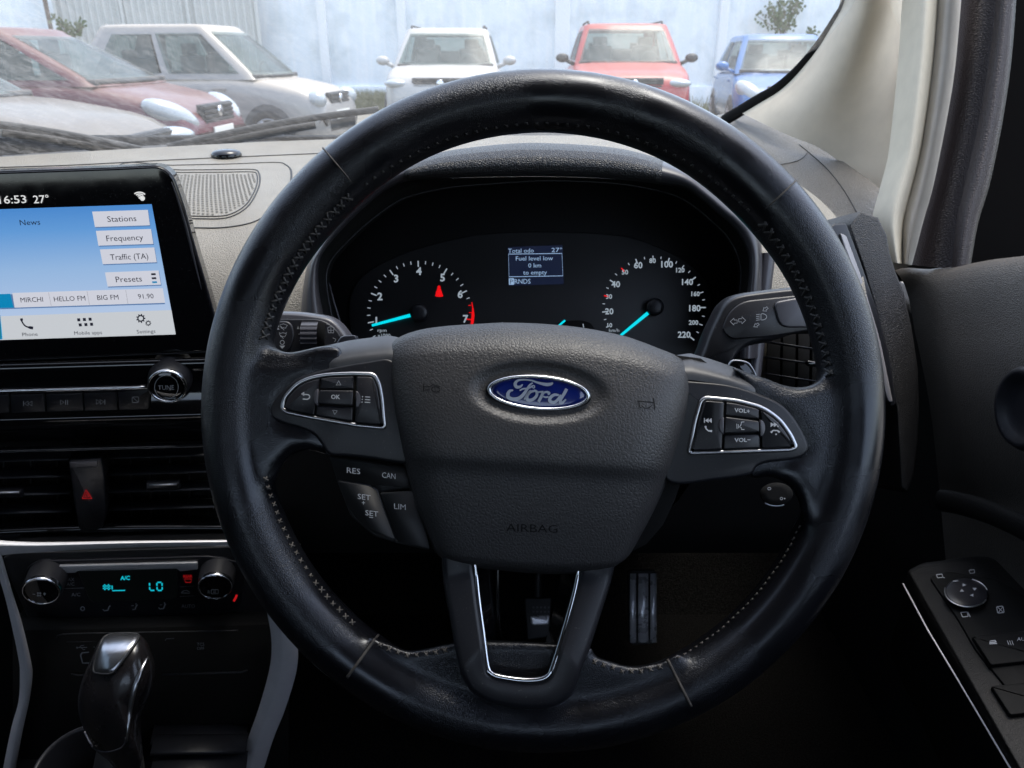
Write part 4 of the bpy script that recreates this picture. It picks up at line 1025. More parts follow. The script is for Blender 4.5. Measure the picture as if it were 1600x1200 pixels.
# ================================================================ CENTRE VENTS
VPL = PL(P(150, 770, .66), SX, Vector((0, -.06, 1)))
for nm, x0, x1, tab_, lab in (('left', -180, 112, (-40, 35, 770.5), 'black horizontal-slat air vent left of the hazard switch'), ('right', 160, 372, (229, 281, 758), 'black horizontal-slat air vent between the hazard switch and the wheel rim')):
    v = thing('air_vent', lab, 'air vent', VPL.at((x0+x1)/2, 830), 'centre air vents')
    mb = MB(); plate(mb, VPL, [(x0, 693), (x1, 687), (x1, 838), (x0, 842)], -.03, -.026, 1, .0005, 1); mb.build('vent_back', 'deep_black', v)
    for k, y in enumerate((712, 738, 765, 793, 822)):
        mb = MB(); sweep(mb, [VPL.at(x, y+1-(x-40)*.028, -.006) for x in (x0, (x0+x1)/2, x1)], VPL.n, oval(.0010, .008, 10)); mb.build('slat', 'satin_black', v)
    mb = MB()
    for k in range(7):
        x = x0+(x1-x0)*(k+.5)/7; sweep(mb, [VPL.at(x, 700, -.018), VPL.at(x, 832, -.018)], VPL.n, oval(.0006, .004, 6))
    mb.build('vane', 'matt_black', v)
    a, b, y = tab_
    mb = MB(); pillow(mb, VPL, fillet([(a, y-6), (b, y-7.5), (b+2, y+4), (a, y+6)], 2), .003, .0035, 2, 3); tb = mb.build('vent_tab', 'button_black', v)
    mb = MB(); sweep(mb, [VPL.at(a+4, y, .0066), VPL.at(b-5, y-1.3, .0066)], VPL.n, oval(.0010, .0008, 8)); mb.build('tab_chrome', 'satin_chrome', tb)
fr = thing('vent_bezel', 'thin black frame bars above and below the centre air vents', 'bezel', VPL.at(120, 840))
for a_, ya, t_, mt in (('frame_bar', 703, .0016, 'gloss_black'), ('frame_bar', 829, .003, 'gloss_black')):
    mb = MB(); sweep(mb, [VPL.at(x, ya-(x-20)*.028+((.00009*(x-120)**2-1) if ya > 800 else 0), .004) for x in range(-200, 420, 40)], VPL.n, oval(t_, .004, 10)); mb.build(a_, mt, fr)
mb = MB(); rows = [[VPL.at(x, y-(x-20)*.024, h) for x in range(-200, 420, 60)] for y, h in ((826, -.02), (828, .0), (836, .002), (846, .002), (850, -.01))]; grid(mb, rows); mb.build('frame_sill', 'satin_black', fr)
hz = thing('hazard_switch', 'black hazard switch column with a red warning triangle between the centre air vents', 'hazard switch', VPL.at(138, 830))
mb = MB(); plate(mb, VPL, fillet([(107.5, 720, 3), (158, 716, 4), (163, 740, 10), (166, 800, 12), (160, 826, 6), (124, 830, 10), (117, 790, 10)], 4), -.02, .010, 3, .002, 3); hb = mb.build('switch_body', 'satin_black', hz)
mb = MB(); plate(mb, VPL, fillet([(109, 722.5), (152, 720.5), (152, 730), (110, 731.5)], 1.5), .0095, .0118, 1, .0006, 2); mb.build('switch_lip', 'satin_grey', hb)
mb = MB(); S7 = lambda x, y: VPL.at(x, y, .0103); rib(mb, [(128.6, 779), (143.5, 779), (134.5, 765)], 1.6, S7, closed=True); rib(mb, [(132.5, 776.3), (139, 776.3), (135, 770.5)], 1.1, S7, closed=True); mb.build('warning_triangle', 'haz_red', hb, smooth=False)
# backing body of the stack
mb = MB(); rows = []
for y, b in ((545, .03), (700, .035), (860, .035), (1000, .035), (1240, .05)):
    rows.append([VPL.at(x, y, -b) for x in (-320, 0, 200, 400)])
grid(mb, rows); o = mb.build('centre_stack_body', 'deep_black', None, loc=VPL.at(140, 860, -.03)); tag(o, 'black body of the centre stack that carries radio, vents and climate controls', 'centre stack')
# ================================================================ CLIMATE PANEL
CPL = PL(P(200, 918, .68), SX, Vector((0, -.12, 1)))
CM = thing('climate_panel', 'black climate control panel with two chrome knobs and a cyan display', 'climate control', CPL.at(200, 980))
mb = MB(); plate(mb, CPL, fillet([(2, 872, 10), (20, 864, 6), (420, 852, 4), (440, 990, 20), (60, 1000, 30)], 8), -.03, .0, 2, .001, 2); mb.build('panel', 'satin_black' if 0 else 'matt_black', CM)
mb = MB(); plate(mb, CPL, fillet([(38, 890, 14), (58, 876, 14), (330, 868, 14), (385, 880, 16), (378, 948, 14), (350, 960, 10), (110, 965, 10), (60, 962, 16), (38, 945, 10)], 10), -.001, .003, 2.5, .0012, 3); mb.build('control_field', 'button_black', CM)
S8 = lambda h: (lambda x, y: CPL.at(x, y, h))
mb = MB(); plate(mb, CPL, fillet([(88, 884, 2), (309, 878.5, 2), (309, 890, 2), (281, 893, 2), (277, 888.5, 3), (122, 892, 3), (118, 895, 2), (90, 895.5, 2)], 2, 3), .0028, .0055, 1.2, .0009, 3); mb.build('chrome_bar', 'bar_silver', CM)
mb = MB(); plate(mb, CPL, fillet([(121.5, 892, 3), (277, 888.5, 3), (277.5, 930, 7), (270, 936, 5), (145, 940, 6), (139, 936, 4)], 3, 4), .0028, .0042, 1, .0005, 2); cd = mb.build('climate_display', 'clim_back', CM)
mb = MB(); T(mb, 'A/C', 195.5, 903, 6.2, S8(.0045), 15, -.02, bold=.03)
def seg7(mb, segs, x, y, w, h, S):
    t = 2.2
    for s in segs:
        a, b = {'a': ((0, 0), (w, 0)), 'g': ((0, h/2), (w, h/2)), 'd': ((0, h), (w, h)), 'f': ((0, 0), (0, h/2)), 'e': ((0, h/2), (0, h)), 'b': ((w, 0), (w, h/2)), 'c': ((w, h/2), (w, h))}[s]
        A = Vector(a); B = Vector(b); u = (B-A).normalized()*.9
        rib(mb, [(x+A.x+u.x+(.05*A.y), y+A.y+u.y), (x+B.x-u.x+(.05*B.y), y+B.y-u.y)], t, S)
seg7(mb, 'fed', 233.5, 910, 8, 12.5, S8(.0045)); seg7(mb, 'abcdef', 245, 910, 8, 12.5, S8(.0045))
for x in (163.5, 169.5): seg7(mb, 'abcdefg', x-2, 914, 4, 7, S8(.0045)) if x > 0 else None
rib(mb, [(175, 915), (175.4, 921)], 2, S8(.0045)); rib(mb, [(175.5, 923), (195.5, 922.5)], 1.6, S8(.0045))
mb.build('display_digits', 'clim_cyan', cd, smooth=False)
mb = MB(); S9 = S8(.0034)
T(mb, 'MAX', 108.5, 905.5, 5.2, S9, 15, -.02); T(mb, 'A/C', 110, 912.5, 5.2, S9, 12, -.02); T(mb, 'A/C', 118.5, 929, 5.4, S9, 14, -.02); T(mb, 'AUTO', 294, 947, 5.6, S9, 21, -.02)
rib(mb, [(283, 926.5), (285, 924.5), (288, 922.5), (292, 922.5), (296, 925), (297, 927)], 1.1, S9, closed=True)
for k, x in enumerate((167.5, 210, 254.5)):
    y = 951-k*1.4; rib(mb, [(x-3, y+3), (x+1, y+2.5), (x+3, y-3), (x+5, y-4.5)], 1.6, S9); disc(mb, x+2.5, y-6, 1.2, S9, 8) if k else None
    rib(mb, [(x-7, y+1), (x-3.5, y+4)], 1.1, S9) if k != 1 else None
    rib(mb, [(x-5, y-3), (x-1, y-3.5)], 1.0, S9) if k else None
rib(mb, ell(129, 951, 3, 3, 0, 12), 1.2, S9, closed=True)
for a, b in (((94, 920), (134, 918.5)), ((281, 917), (303, 916)), ((281, 932), (303, 931))): rib(mb, [a, b], .5, S9)
mb.build('panel_lettering', 'print_grey', CM, smooth=False)
mb = MB(); T(mb, 'REAR', 293.5, 900.5, 4.4, S9, 14, -.02, bold=.02); rib(mb, [(288, 905), (299, 904.6), (298, 910), (290, 910)], 1.3, S9, closed=True); mb.build('rear_screen_symbol', 'clim_red', CM, smooth=False)
mb = MB(); rib(mb, ell(336, 918, 36, 36, 0, 6, -.92, -.62), 3.4, S9); mb.build('cool_mark', 'mark_blue', CM, smooth=False)
mb = MB(); rib(mb, ell(336, 918, 36, 36, 0, 6, .32, .64), 3.4, S9); mb.build('warm_mark', 'haz_red', CM, smooth=False)
for cx, cy in ((64, 925.5), (336, 918.6)):
    b0 = CPL.at(cx, cy, .024)-CPL.n*.024; n = CPL.n; R0 = .0148
    mb = MB(); rows = []
    for r, z in ((R0*1.02, 0), (R0*1.0, .012), (R0*.97, .020)):
        rows.append([b0+n*z+(CPL.x*math.cos(t)+CPL.y*math.sin(t))*(r*(1.02 if k % 2 else .985)) for k, t in enumerate([2*PI*j/96 for j in range(96)])])
    grid(mb, rows, cu=True); kn = mb.build('climate_knob', 'knob_side', CM)
    mb = MB(); lathe(mb, b0, n, [(R0*.99, .0195), (R0*.985, .0225), (R0*.93, .0240), (R0*.88, .0236), (R0*.87, .0228)], 48); mb.build('knob_ring', 'chrome', kn)
    mb = MB(); lathe(mb, b0, n, [(R0*.88, .0229), (R0*.8, .0236), (.0001, .0236)], 40); mb.build('knob_face', 'gloss_black', kn)
    S10 = S8(.0240); mb = MB()
    if cx < 100:
        rib(mb, [(51, 928.6), (55, 928.5)], 1.2, S10); rib(mb, [(67.5, 928.2), (71.5, 928)], 1.2, S10); rib(mb, [(69.5, 926), (69.5, 930.5)], 1.2, S10)
        for k in range(4):
            a = PI/4+k*PI/2; disc(mb, 61+2.6*math.cos(a), 928.6+2.6*math.sin(a), 1.6, S10, 8)
    else:
        T(mb, 'R', 326.5, 925, 5, S10, 3.6); rib(mb, fillet([(330, 921.5), (341, 921.3), (341, 927.6), (330, 927.9)], 1.5), 1, S10, closed=True); rib(mb, [(333, 923.5), (338, 923.4)], .8, S10); rib(mb, [(333, 925.6), (338, 925.5)], .8, S10)
    mb.build('knob_symbol', 'print_grey', kn, smooth=False)
# storage niche under it: socket flap and symbols
NS = thing('storage_niche', 'dark open shelf under the climate panel with a socket flap', 'storage shelf', CPL.at(230, 1060))
NPL = PL(P(220, 1030, .70), SX, Vector((0, -.10, 1)))
S11 = lambda x, y: NPL.at(x, y, .0006)
mb = MB(); plate(mb, NPL, [(20, 985), (450, 975), (450, 1230), (20, 1230)], -.03, -.001, 1, .0005, 1); mb.build('niche_back', 'deep_black', NS)
mb = MB()
sweep(mb, [NPL.at(x, y, .001) for x, y in cat2([(92, 1000), (98, 991), (200, 988.5), (330, 986), (372, 985)], 4, False)], NPL.n, oval(.0005, .0006, 6))
sweep(mb, [NPL.at(x, y, .001) for x, y in ((252, 1054), (320, 1052), (378, 1050), (386, 1047))], NPL.n, oval(.0009, .0012, 6))
sweep(mb, [NPL.at(x, y, .001) for x, y in ((104, 1003), (150, 1002.5))], NPL.n, oval(.0005, .0005, 6))
sweep(mb, [NPL.at(x, y, .001) for x, y in ((112, 1052), (122, 1055), (140, 1054))], NPL.n, oval(.0008, .0010, 6))
mb.build('niche_edge', 'satin_black', NS)
mb = MB(); rib(mb, [(120, 1012), (136, 1011.5)], 1, S11); rib(mb, [(124, 1012), (127, 1008.5), (131, 1008.5)], .9, S11); rib(mb, [(127, 1012), (130, 1015), (133, 1015)], .9, S11); disc(mb, 120.5, 1012, 1.5, S11, 8); disc(mb, 147, 1011, .8, S11, 6)
rib(mb, [(128, 1020), (126, 1024), (129, 1036), (139, 1036)], 2.0, S11); rib(mb, [(128, 1020), (139, 1019)], 1.6, S11)
mb.build('socket_symbol', 'print_grey', NS, smooth=False); mb = MB()
T(mb, 'TCS', 313.5, 1006.5, 4.6, S11, 11.5); T(mb, 'OFF', 313.5, 1013, 4.6, S11, 11.5); rib(mb, [(258, 1001), (260, 998), (272, 997.8)], .7, S11)
mb.build('niche_symbols', 'print_grey', NS, smooth=False)
mb = MB()
for y0, h0 in ((1147, .010), (1163, .022), (1192, .036)):
    sweep(mb, [NPL.at(x, y0-(x-240)*.012, h0) for x in (238, 310, 386)], NPL.n, oval(.0014, .012, 8))
mb.build('shelf_step', 'satin_black', NS)
# silver console trims
def strip(name, L, Rr, pl, mat, lab, cat_, h=.0, mid=.45):
    f, g = curve(cat2(L, 6, False)), curve(cat2(Rr, 6, False)); rows = []
    for i in range(61):
        a, b = Vector(f(i/60)), Vector(g(i/60)); row = [pl.at(a.x, a.y, h-.012)]
        for q, dh in ((0, -.002), (.04, .0), (mid, .0045), (mid+.08, .0046), (.96, .001), (1, -.002)):
            c = a.lerp(b, q); row.append(pl.at(c.x, c.y, h+dh))
        row.append(pl.at(b.x, b.y, h-.012)); rows.append(row)
    mb = MB(); grid(mb, rows); o = mb.build(name, mat, None, loc=pl.at(L[0][0], L[0][1])); tag(o, lab, cat_); return o
TPL = PL(P(200, 1000, .655), SX, Vector((0, -.16, 1)))
strip('console_trim', [(-20, 843), (60, 847), (200, 845), (352, 843.5), (420, 842), (470, 850)], [(-20, 873), (10, 867), (50, 864), (200, 856), (362, 853.5), (450, 858)], TPL, 'silver_trim', 'horizontal silver trim strip between the air vents and the climate panel', 'trim strip', mid=.3)
strip('console_trim', [(-16, 862), (4, 920), (17, 972), (29, 1030), (31, 1055), (29, 1095), (17, 1140), (2, 1215)], [(3, 868), (18, 920), (34, 972), (48, 1030), (51, 1055), (46, 1095), (36, 1140), (22, 1215)], TPL, 'silver_trim', 'curved silver trim strip left of the gear selector', 'trim strip', mid=.5)
strip('console_trim', [(400, 860), (416, 950), (424, 1000), (421, 1045), (404, 1107), (387, 1155), (370, 1215)], [(438, 860), (452, 950), (464, 1000), (464, 1045), (446, 1107), (427, 1155), (408, 1215)], TPL, 'silver_trim', 'wide curved silver trim strip right of the gear selector below the wheel rim', 'trim strip', mid=.38)
# ================================================================ GEAR SELECTOR
GPL = PL(P(180, 1080, .56))
GS = thing('gear_selector', 'black automatic gear selector knob with a polished silver cap', 'gear selector', P(180, 1195, .60))
def zg(l): return [(x/3.3333, 840+y/3.3333) for x, y in l]
def bulb(mb, out, c, th, pl=GPL, base=0.0, rings=9, pw=2.0, back=.5):
    prof_ = []
    for k in range(rings+1):
        a = k/rings*PI/2*.97; prof_.append((math.cos(a)**(2/pw), base+th*math.sin(a)**(2/pw)))
    dome(mb, pl.at, out, c, prof_)
    dome(mb, lambda x, y, h: pl.at(c[0]+(x-c[0]), y, 0)+pl.n*(h), out, c, [(math.cos(k/4*PI/2*.97), base-th*back*math.sin(k/4*PI/2)) for k in range(5)])
body = cat2(zg([(535, 520), (600, 503), (680, 500), (735, 512), (770, 560), (800, 660), (797, 760), (760, 860), (725, 940), (722, 1040), (730, 1200), (640, 1240), (560, 1160), (500, 1110), (455, 1040), (415, 940), (405, 850), (425, 750), (470, 640), (500, 570)]), 4)
mb = MB(); bulb(mb, body, zg([(600, 830)])[0], .030, pw=2.3); sel = mb.build('knob_body', 'knob_black', GS)
KB = col_bvh([sel]); Sks = onto(KB, .0010, .54)
cap = cat2(zg([(552, 520), (600, 508), (665, 505), (718, 515), (705, 555), (660, 620), (605, 690), (580, 706), (535, 708), (500, 700), (496, 670), (510, 610), (530, 555)]), 4)
mb = MB(); n = len(cap); rings = []
cc = zg([(590, 605)])[0]
vs = []; fs = []
for s, off in ((1.0, -.002), (1.0, .0007), (.94, .0016), (.7, .0016), (.4, .0016), (.1, .0016)):
    S_ = onto(KB, off, .54); vs += [S_(cc[0]+(x-cc[0])*s, cc[1]+(y-cc[1])*s) for x, y in cap]
for k in range(5):
    for i in range(n): fs.append((k*n+i, k*n+(i+1) % n, (k+1)*n+(i+1) % n, (k+1)*n+i))
fs.append(tuple(5*n+i for i in range(n))); mb.add(vs, fs); mb.build('knob_cap', 'satin_chrome', GS)
mb = MB(); sweep(mb, [Sks(x, y) for x, y in cap], GPL.n, oval(.0009, .0009, 8), closed=True); mb.build('cap_edge', 'matt_black', GS)
mb = MB(); sweep(mb, [onto(KB, .0003)(x, y) for x, y in cat2(zg([(770, 625), (735, 690), (705, 770), (682, 860), (668, 960), (662, 1060)]), 5, False)], GPL.n, lambda u: oval(.0004+.0016*math.sin(PI*min(1, u*1.0)), .0011, 8)); mb.build('side_chrome', 'satin_chrome', GS)
mb = MB(); sweep(mb, [onto(KB, .0002)(x, y) for x, y in cat2(zg([(440, 1010), (470, 1070), (505, 1105), (560, 1115), (620, 1100), (648, 1075), (655, 1040)]), 5, False)], GPL.n, oval(.0005, .0006, 6)); mb.build('lower_edge', 'satin_grey', GS)
mb = MB(); lathe(mb, P(185, 1195, .60), U_, [(.030, -.10), (.024, -.05), (.018, 0), (.014, .02)], 24); mb.build('lever_shaft', 'matt_black', GS)
ch = MB(); q = P(122, 1200, .63); lathe(ch, q, Vector((0, -.3, 1)), [(.026, -.05), (.034, -.003), (.036, 0), (.038, -.002), (.038, -.05)], 40); o = ch.build('cup_holder', 'satin_black', None, loc=q); tag(o, 'round black cup holder rim beside the foot of the gear selector', 'cup holder')
# console floor between trims
mb = MB(); rows = [[TPL.at(x, y, h) for x in (20, 150, 300, 400)] for y, h in ((1120, -.05), (1200, -.01), (1300, .03))]; grid(mb, rows); o = mb.build('console_base', 'deep_black', None, loc=TPL.at(200, 1200)); tag(o, 'black console floor around the gear selector', 'console')
# ================================================================ WINDSCREEN, PILLAR, DOOR, SHELL
def glassmat():
    m, nt, b = newmat('dirty_glass')
    out = nt.nodes['Material Output']; nt.nodes.remove(b)
    v = coords(nt)
    n1 = noise(nt, v, 5, 4)
    v1 = coords(nt, (1, 1, 1), (0, .75, 0)); mp2 = nt.nodes.new('ShaderNodeMapping'); nt.links.new(v1, mp2.inputs[0]); mp2.inputs['Scale'].default_value = (5, 1, 1); n2 = noise(nt, mp2.outputs[0], 48, 5, .75)      # wiped streaks
    n3 = noise(nt, v, 260, 3, .7)
    st = ramp(nt, n2, [(.44, (0, 0, 0, 1)), (.66, (1, 1, 1, 1))]).outputs[0]
    spk = ramp(nt, n3, [(.60, (0, 0, 0, 1)), (.70, (1, 1, 1, 1))]).outputs[0]
    tc = nt.nodes.new('ShaderNodeTexCoord'); s = nt.nodes.new('ShaderNodeSeparateXYZ'); nt.links.new(tc.outputs['Object'], s.inputs[0])
    lf = nt.nodes.new('ShaderNodeMapRange'); nt.links.new(s.outputs['X'], lf.inputs[0]); lf.inputs[1].default_value = .05; lf.inputs[2].default_value = -.30; lf.inputs[3].default_value = .30; lf.inputs[4].default_value = 1.0
    f = mathn(nt, 'MULTIPLY', mathn(nt, 'ADD', mathn(nt, 'MULTIPLY', st, .27), mathn(nt, 'MULTIPLY', spk, .22)), lf.outputs[0])
    f = mathn(nt, 'ADD', mathn(nt, 'ADD', f, mathn(nt, 'MULTIPLY', n1, .10)), GL_BASE)
    tr = nt.nodes.new('ShaderNodeBsdfTransparent'); tr.inputs[0].default_value = (.95, .97, .96, 1)
    df = nt.nodes.new('ShaderNodeBsdfDiffuse'); df.inputs[0].default_value = (.62, .60, .55, 1)
    tl = nt.nodes.new('ShaderNodeBsdfTranslucent'); tl.inputs[0].default_value = (.52, .50, .46, 1)
    gl = nt.nodes.new('ShaderNodeBsdfGlossy'); gl.inputs['Roughness'].default_value = .02
    m1 = nt.nodes.new('ShaderNodeMixShader'); m1.inputs[0].default_value = .85; nt.links.new(df.outputs[0], m1.inputs[1]); nt.links.new(tl.outputs[0], m1.inputs[2])
    m2 = nt.nodes.new('ShaderNodeMixShader'); nt.links.new(f, m2.inputs[0]); nt.links.new(tr.outputs[0], m2.inputs[1]); nt.links.new(m1.outputs[0], m2.inputs[2])
    m3 = nt.nodes.new('ShaderNodeMixShader'); m3.inputs[0].default_value = .035; nt.links.new(m2.outputs[0], m3.inputs[1]); nt.links.new(gl.outputs[0], m3.inputs[2])
    nt.links.new(m3.outputs[0], out.inputs[0])
GL_BASE = .04
glassmat()
def glasspt(x, z): return W(x, yb(x)+.07-(z+.12)*1.42-(z+.12)**2*.25, z)
mb = MB(); grid(mb, [[glasspt(x, z) for x in [-1.2+1.66*i/40 for i in range(41)]] for z in [-.125+.52*j/14 for j in range(15)]])
ws_ = mb.build('windscreen', 'dirty_glass', None, loc=glasspt(-.35, -.125)); tag(ws_, 'raked windscreen streaked with dust and dried rain', 'windscreen')
# pillar trim
Lp = [(1352, -110), (1338, -50), (1325, 0), (1307, 33), (1283, 70), (1253, 107), (1220, 137), (1187, 157), (1157, 176)]
Bp = [(1157, 184), (1203, 205), (1247, 224), (1277, 231), (1320, 262), (1377, 304), (1394, 318)]
Rp = [(1440, -110), (1437, -50), (1433, 0), (1430, 33), (1428, 67), (1425, 110), (1420, 150), (1413, 210), (1394, 318)]
fl, fr_, fb = curve(cat2(Lp, 5, False)), curve(cat2(Rp, 5, False)), curve(cat2(Bp, 5, False))
PT = thing('pillar_trim', 'cream windscreen pillar trim curving down to the dashboard on the right', 'pillar trim', P(1300, 230, .9))
rows = []
T0, T1 = Lp[0], Rp[0]
for j in range(31):
    v = j/30; row = []
    for i in range(25):
        u = i/24
        t_ = (T0[0]+(T1[0]-T0[0])*u, T0[1]); b_ = fb(u); l_ = fl(v); r_ = fr_(v)
        x = (1-v)*t_[0]+v*b_[0]+(1-u)*l_[0]+u*r_[0]-((1-u)*(1-v)*T0[0]+u*(1-v)*T1[0]+(1-u)*v*Bp[0][0]+u*v*Bp[-1][0])
        y = (1-v)*t_[1]+v*b_[1]+(1-u)*l_[1]+u*r_[1]-((1-u)*(1-v)*T0[1]+u*(1-v)*T1[1]+(1-u)*v*Bp[0][1]+u*v*Bp[-1][1])
        dl = .80+.22*v; dr = .88+.02*v
        d = dl+(dr-dl)*u - .065*math.sin(PI*min(1, u*1.25)**.8)*(1-.35*v) if u < .8 else dl+(dr-dl)*u+.0
        row.append(P(x, y, d))
    rows.append(row)
# one smoothing pass along each row to soften the fold
for _ in range(6):
    for r in rows:
        r[:] = [r[0]]+[(r[i-1]+r[i]*2+r[i+1])/4 for i in range(1, len(r)-1)]+[r[-1]]
mb = MB(); grid(mb, [[r[0]+F_*.03]+r+[r[-1]+F_*.03] for r in rows]); mb.build('trim_panel', 'pillar_cloth', PT)
mb = MB(); sweep(mb, [P(x, y, .83+.21*i/44) for i, (x, y) in enumerate(cat2([(x-3, y-1) for x, y in Lp]+[(1128, 190)], 5, False))], [ -F_ for _ in range(46)] if 0 else -F_, lambda u: oval(.0030+.0050*u, .002, 8)); mb.build('glass_border', 'deep_black', PT)
# corner piece by the door
mb = MB(); mb.add([P(1372, 300, .84), P(1400, 283, .84), P(1400, 350, .84), P(1382, 350, .84)], [(0, 1, 2, 3)]); mb.build('corner_gap', 'deep_black', PT)
# door aperture seal (two tone) and door frame
S0 = [(1440, -110), (1436, -50), (1432, 0), (1428, 67), (1420, 150), (1410, 233), (1397, 283), (1383, 340), (1388, 380), (1396, 410)]
S1 = [(1508, -110), (1506, -50), (1502, 0), (1493, 100), (1483, 167), (1467, 250), (1456, 300), (1443, 345), (1434, 380), (1425, 414)]
f0, f1 = curve(cat2(S0, 5, False)), curve(cat2(S1, 5, False))
sl_ = thing('door_seal', 'cream rubber and cloth door seal strip between pillar trim and door frame', 'door seal', P(1420, 400, .78))
for nm, qa, qb, mt in (('seal_lip', 0, .50, 'cream_seal'), ('seal_cloth', .50, 1, 'seal_cloth')):
    rows = []
    for i in range(41):
        a, b = Vector(f0(i/40)), Vector(f1(i/40)); row = []
        for k in range(9):
            q = qa+(qb-qa)*k/8; c = a.lerp(b, q); d = .765-.018*math.sin(PI*k/8)+(.0 if nm == 'seal_lip' else -.004)+.02*q
            row.append(P(c.x, c.y, d))
        row = [row[0]+F_*.03]+row+[row[-1]+F_*.04]; rows.append(row)
    mb = MB(); grid(mb, rows); mb.build(nm, mt, sl_)
DF = thing('door_frame', 'dark brown grained upper frame of the driver door', 'door frame', P(1520, 400, .7))
S2 = [(1562, -110), (1560, -50), (1556, 0), (1549, 67), (1540, 130), (1528, 200), (1512, 270), (1496, 340), (1486, 420)]
S3 = [(1596, -110), (1592, -50), (1588, 0), (1583, 67), (1576, 130), (1563, 210), (1546, 290), (1528, 350), (1516, 420)]
f2, f3 = curve(cat2(S2, 5, False)), curve(cat2(S3, 5, False))
def two(fa, fb_, mt, nm, d0, bul, par, n=9):
    rows = []
    for i in range(41):
        a, b = Vector(fa(i/40)), Vector(fb_(i/40))
        rows.append([P(*a.lerp(b, k/(n-1)), d0-bul*math.sin(PI*k/(n-1))) for k in range(n)])
    mb = MB(); grid(mb, rows); return mb.build(nm, mt, par)
two(f1, f2, 'frame_skin', 'frame_recess', .745, -.01, DF)
two(f2, f3, 'frame_skin', 'frame_roll', .725, .014, DF)
f4 = curve([(1700, -110), (1690, 100), (1680, 250), (1670, 420)])
two(f3, f4, 'void_black', 'frame_back', .72, 0, DF)
# door panel
DO = thing('driver_door', 'black grained driver door panel with an armrest and window switches', 'door', onX(1500, 1180, .40))
le = [(1390, 420), (1402, 446), (1418, 480), (1431, 525), (1441, 572), (1452, 629), (1461, 700), (1470, 790), (1478, 880), (1490, 1000), (1500, 1260)]
ri = [(1760, 372), (1760, 420), (1760, 480), (1760, 535), (1760, 590), (1760, 650), (1760, 720), (1760, 800), (1760, 900), (1760, 1050), (1760, 1400)]
fa, fb2 = curve(cat2(le, 4, False)), curve(cat2(ri, 4, False)); rows = []
def topy(x):   # sill line
    pts = [(1390, 420), (1418, 418), (1449, 421), (1495, 416), (1552, 405), (1600, 400), (1760, 372)]
    for a, b in zip(pts, pts[1:]):
        if x <= b[0]: return a[1]+(b[1]-a[1])*(x-a[0])/(b[0]-a[0])
for i in range(49):
    v = i/48; a, b = Vector(fa(v)), Vector(fb2(v)); row = []
    for k in range(25):
        q = k/24; c = a.lerp(b, q)
        w = max(0, 1-v/.12); y = c.y*(1-w)+(topy(c.x)+ (c.y-(a.y*(1-q)+b.y*q)) + (v/.12)*30*0)*w if v < .12 else c.y
        bul = .030*math.sin(PI*min(1, v/.42))**.8 if v < .42 else 0
        lipx = .012*max(0, 1-v/.05)**2
        row.append(onX(c.x, y, .415-bul*min(1, q*5+.35)+lipx))
    rows.append(row)
mb = MB(); grid(mb, rows); mb.build('door_panel', 'door_skin', DO)
mb = MB(); grid(mb, [[r[0], r[0]+Vector((.05, .02, 0))] for r in rows]); grid(mb, [[p, p+Vector((.06, 0, -.006))] for p in rows[0]]); mb.add([P(1376, 392, .84), P(1540, 376, .84), P(1540, 440, .84), P(1390, 440, .84)], [(0, 1, 2, 3)]); mb.build('door_edge', 'void_black', DO)
mb = MB(); sweep(mb, [onX(x, y, .392) for x, y in cat2([(1470, 782), (1500, 787), (1550, 802), (1610, 830), (1700, 880)], 5, False)], Vector((-1, 0, 0)), oval(.010, .006, 10)); mb.build('panel_ledge', 'arm_skin', DO)
HPx = PL(onX(1612, 640, .375), Vector((0, -1, 0)), Vector((0, 0, 1)))
hc = onX(1613, 638, .378); mb = MB(); lathe(mb, hc, Vector((-1, 0, 0)), [(.031, -.02), (.031, .006), (.0285, .010), (.025, .010), (.022, .006), (.010, .005), (.0001, .005)], 40); mb.build('door_tweeter', 'satin_black', DO)
# armrest
AP = PL(W(.36, .5, -.40), R_, Vector((0, 1, 0)))
S12 = lambda h: (lambda x, y: AP.at(x, y, h))
arm = fillet([(1416, 893, 8), (1440, 880, 10), (1530, 868, 20), (1760, 900, 5), (1800, 1300, 5), (1640, 1290, 5)], 8)
mb = MB(); plate(mb, AP, arm, -.09, .0, 6, .006, 5); ar = mb.build('armrest', 'arm_skin', DO)
mb = MB(); sweep(mb, [AP.at(x, y, -.012) for x, y in ((1411, 912), (1450, 985), (1500, 1068), (1577, 1198), (1620, 1270))], AP.n, oval(.0007, .0007, 6)); mb.build('armrest_edge_line', 'silver_trim', ar)
mb = MB(); plate(mb, AP, fillet([(1452, 902, 6), (1480, 893, 6), (1560, 905, 8), (1650, 960, 8), (1700, 1150, 8), (1600, 1108, 8), (1524, 1015, 10), (1497, 968, 10)], 6), -.001, .0022, 2, .001, 2); sw = mb.build('switch_panel', 'deep_black', DO)
cpt = AP.at(1510, 926, .002)
mb = MB(); dome(mb, AP.at, ell(1510, 926, 34, 22, .12, 48), (1510, 926), [(1, .0), (1, .006), (.97, .0075), (.90, .008), (.5, .0084), (.1, .0085)]); mb.build('mirror_dial', 'button_black', sw)
mb = MB(); sweep(mb, [AP.at(x, y, .0078) for x, y in ell(1510, 926, 34, 22, .12, 40, .35, 3.3)], AP.n, oval(.0006, .0006, 6)); sweep(mb, [AP.at(x, y, .0078) for x, y in ell(1510, 926, 34, 22, .12, 12, 4.9, 5.9)], AP.n, oval(.0005, .0005, 6)); mb.build('dial_glint', 'satin_chrome', sw)
mb = MB(); S_ = S12(.0092)
for x, y, a in ((1506, 914, 0), (1523, 920, PI/2), (1503, 923, -PI/2), (1519, 930, PI)):
    poly(mb, [(x+4*math.cos(a+t), y+2.8*math.sin(a+t)) for t in (0, 2.1, 4.2)], S_)
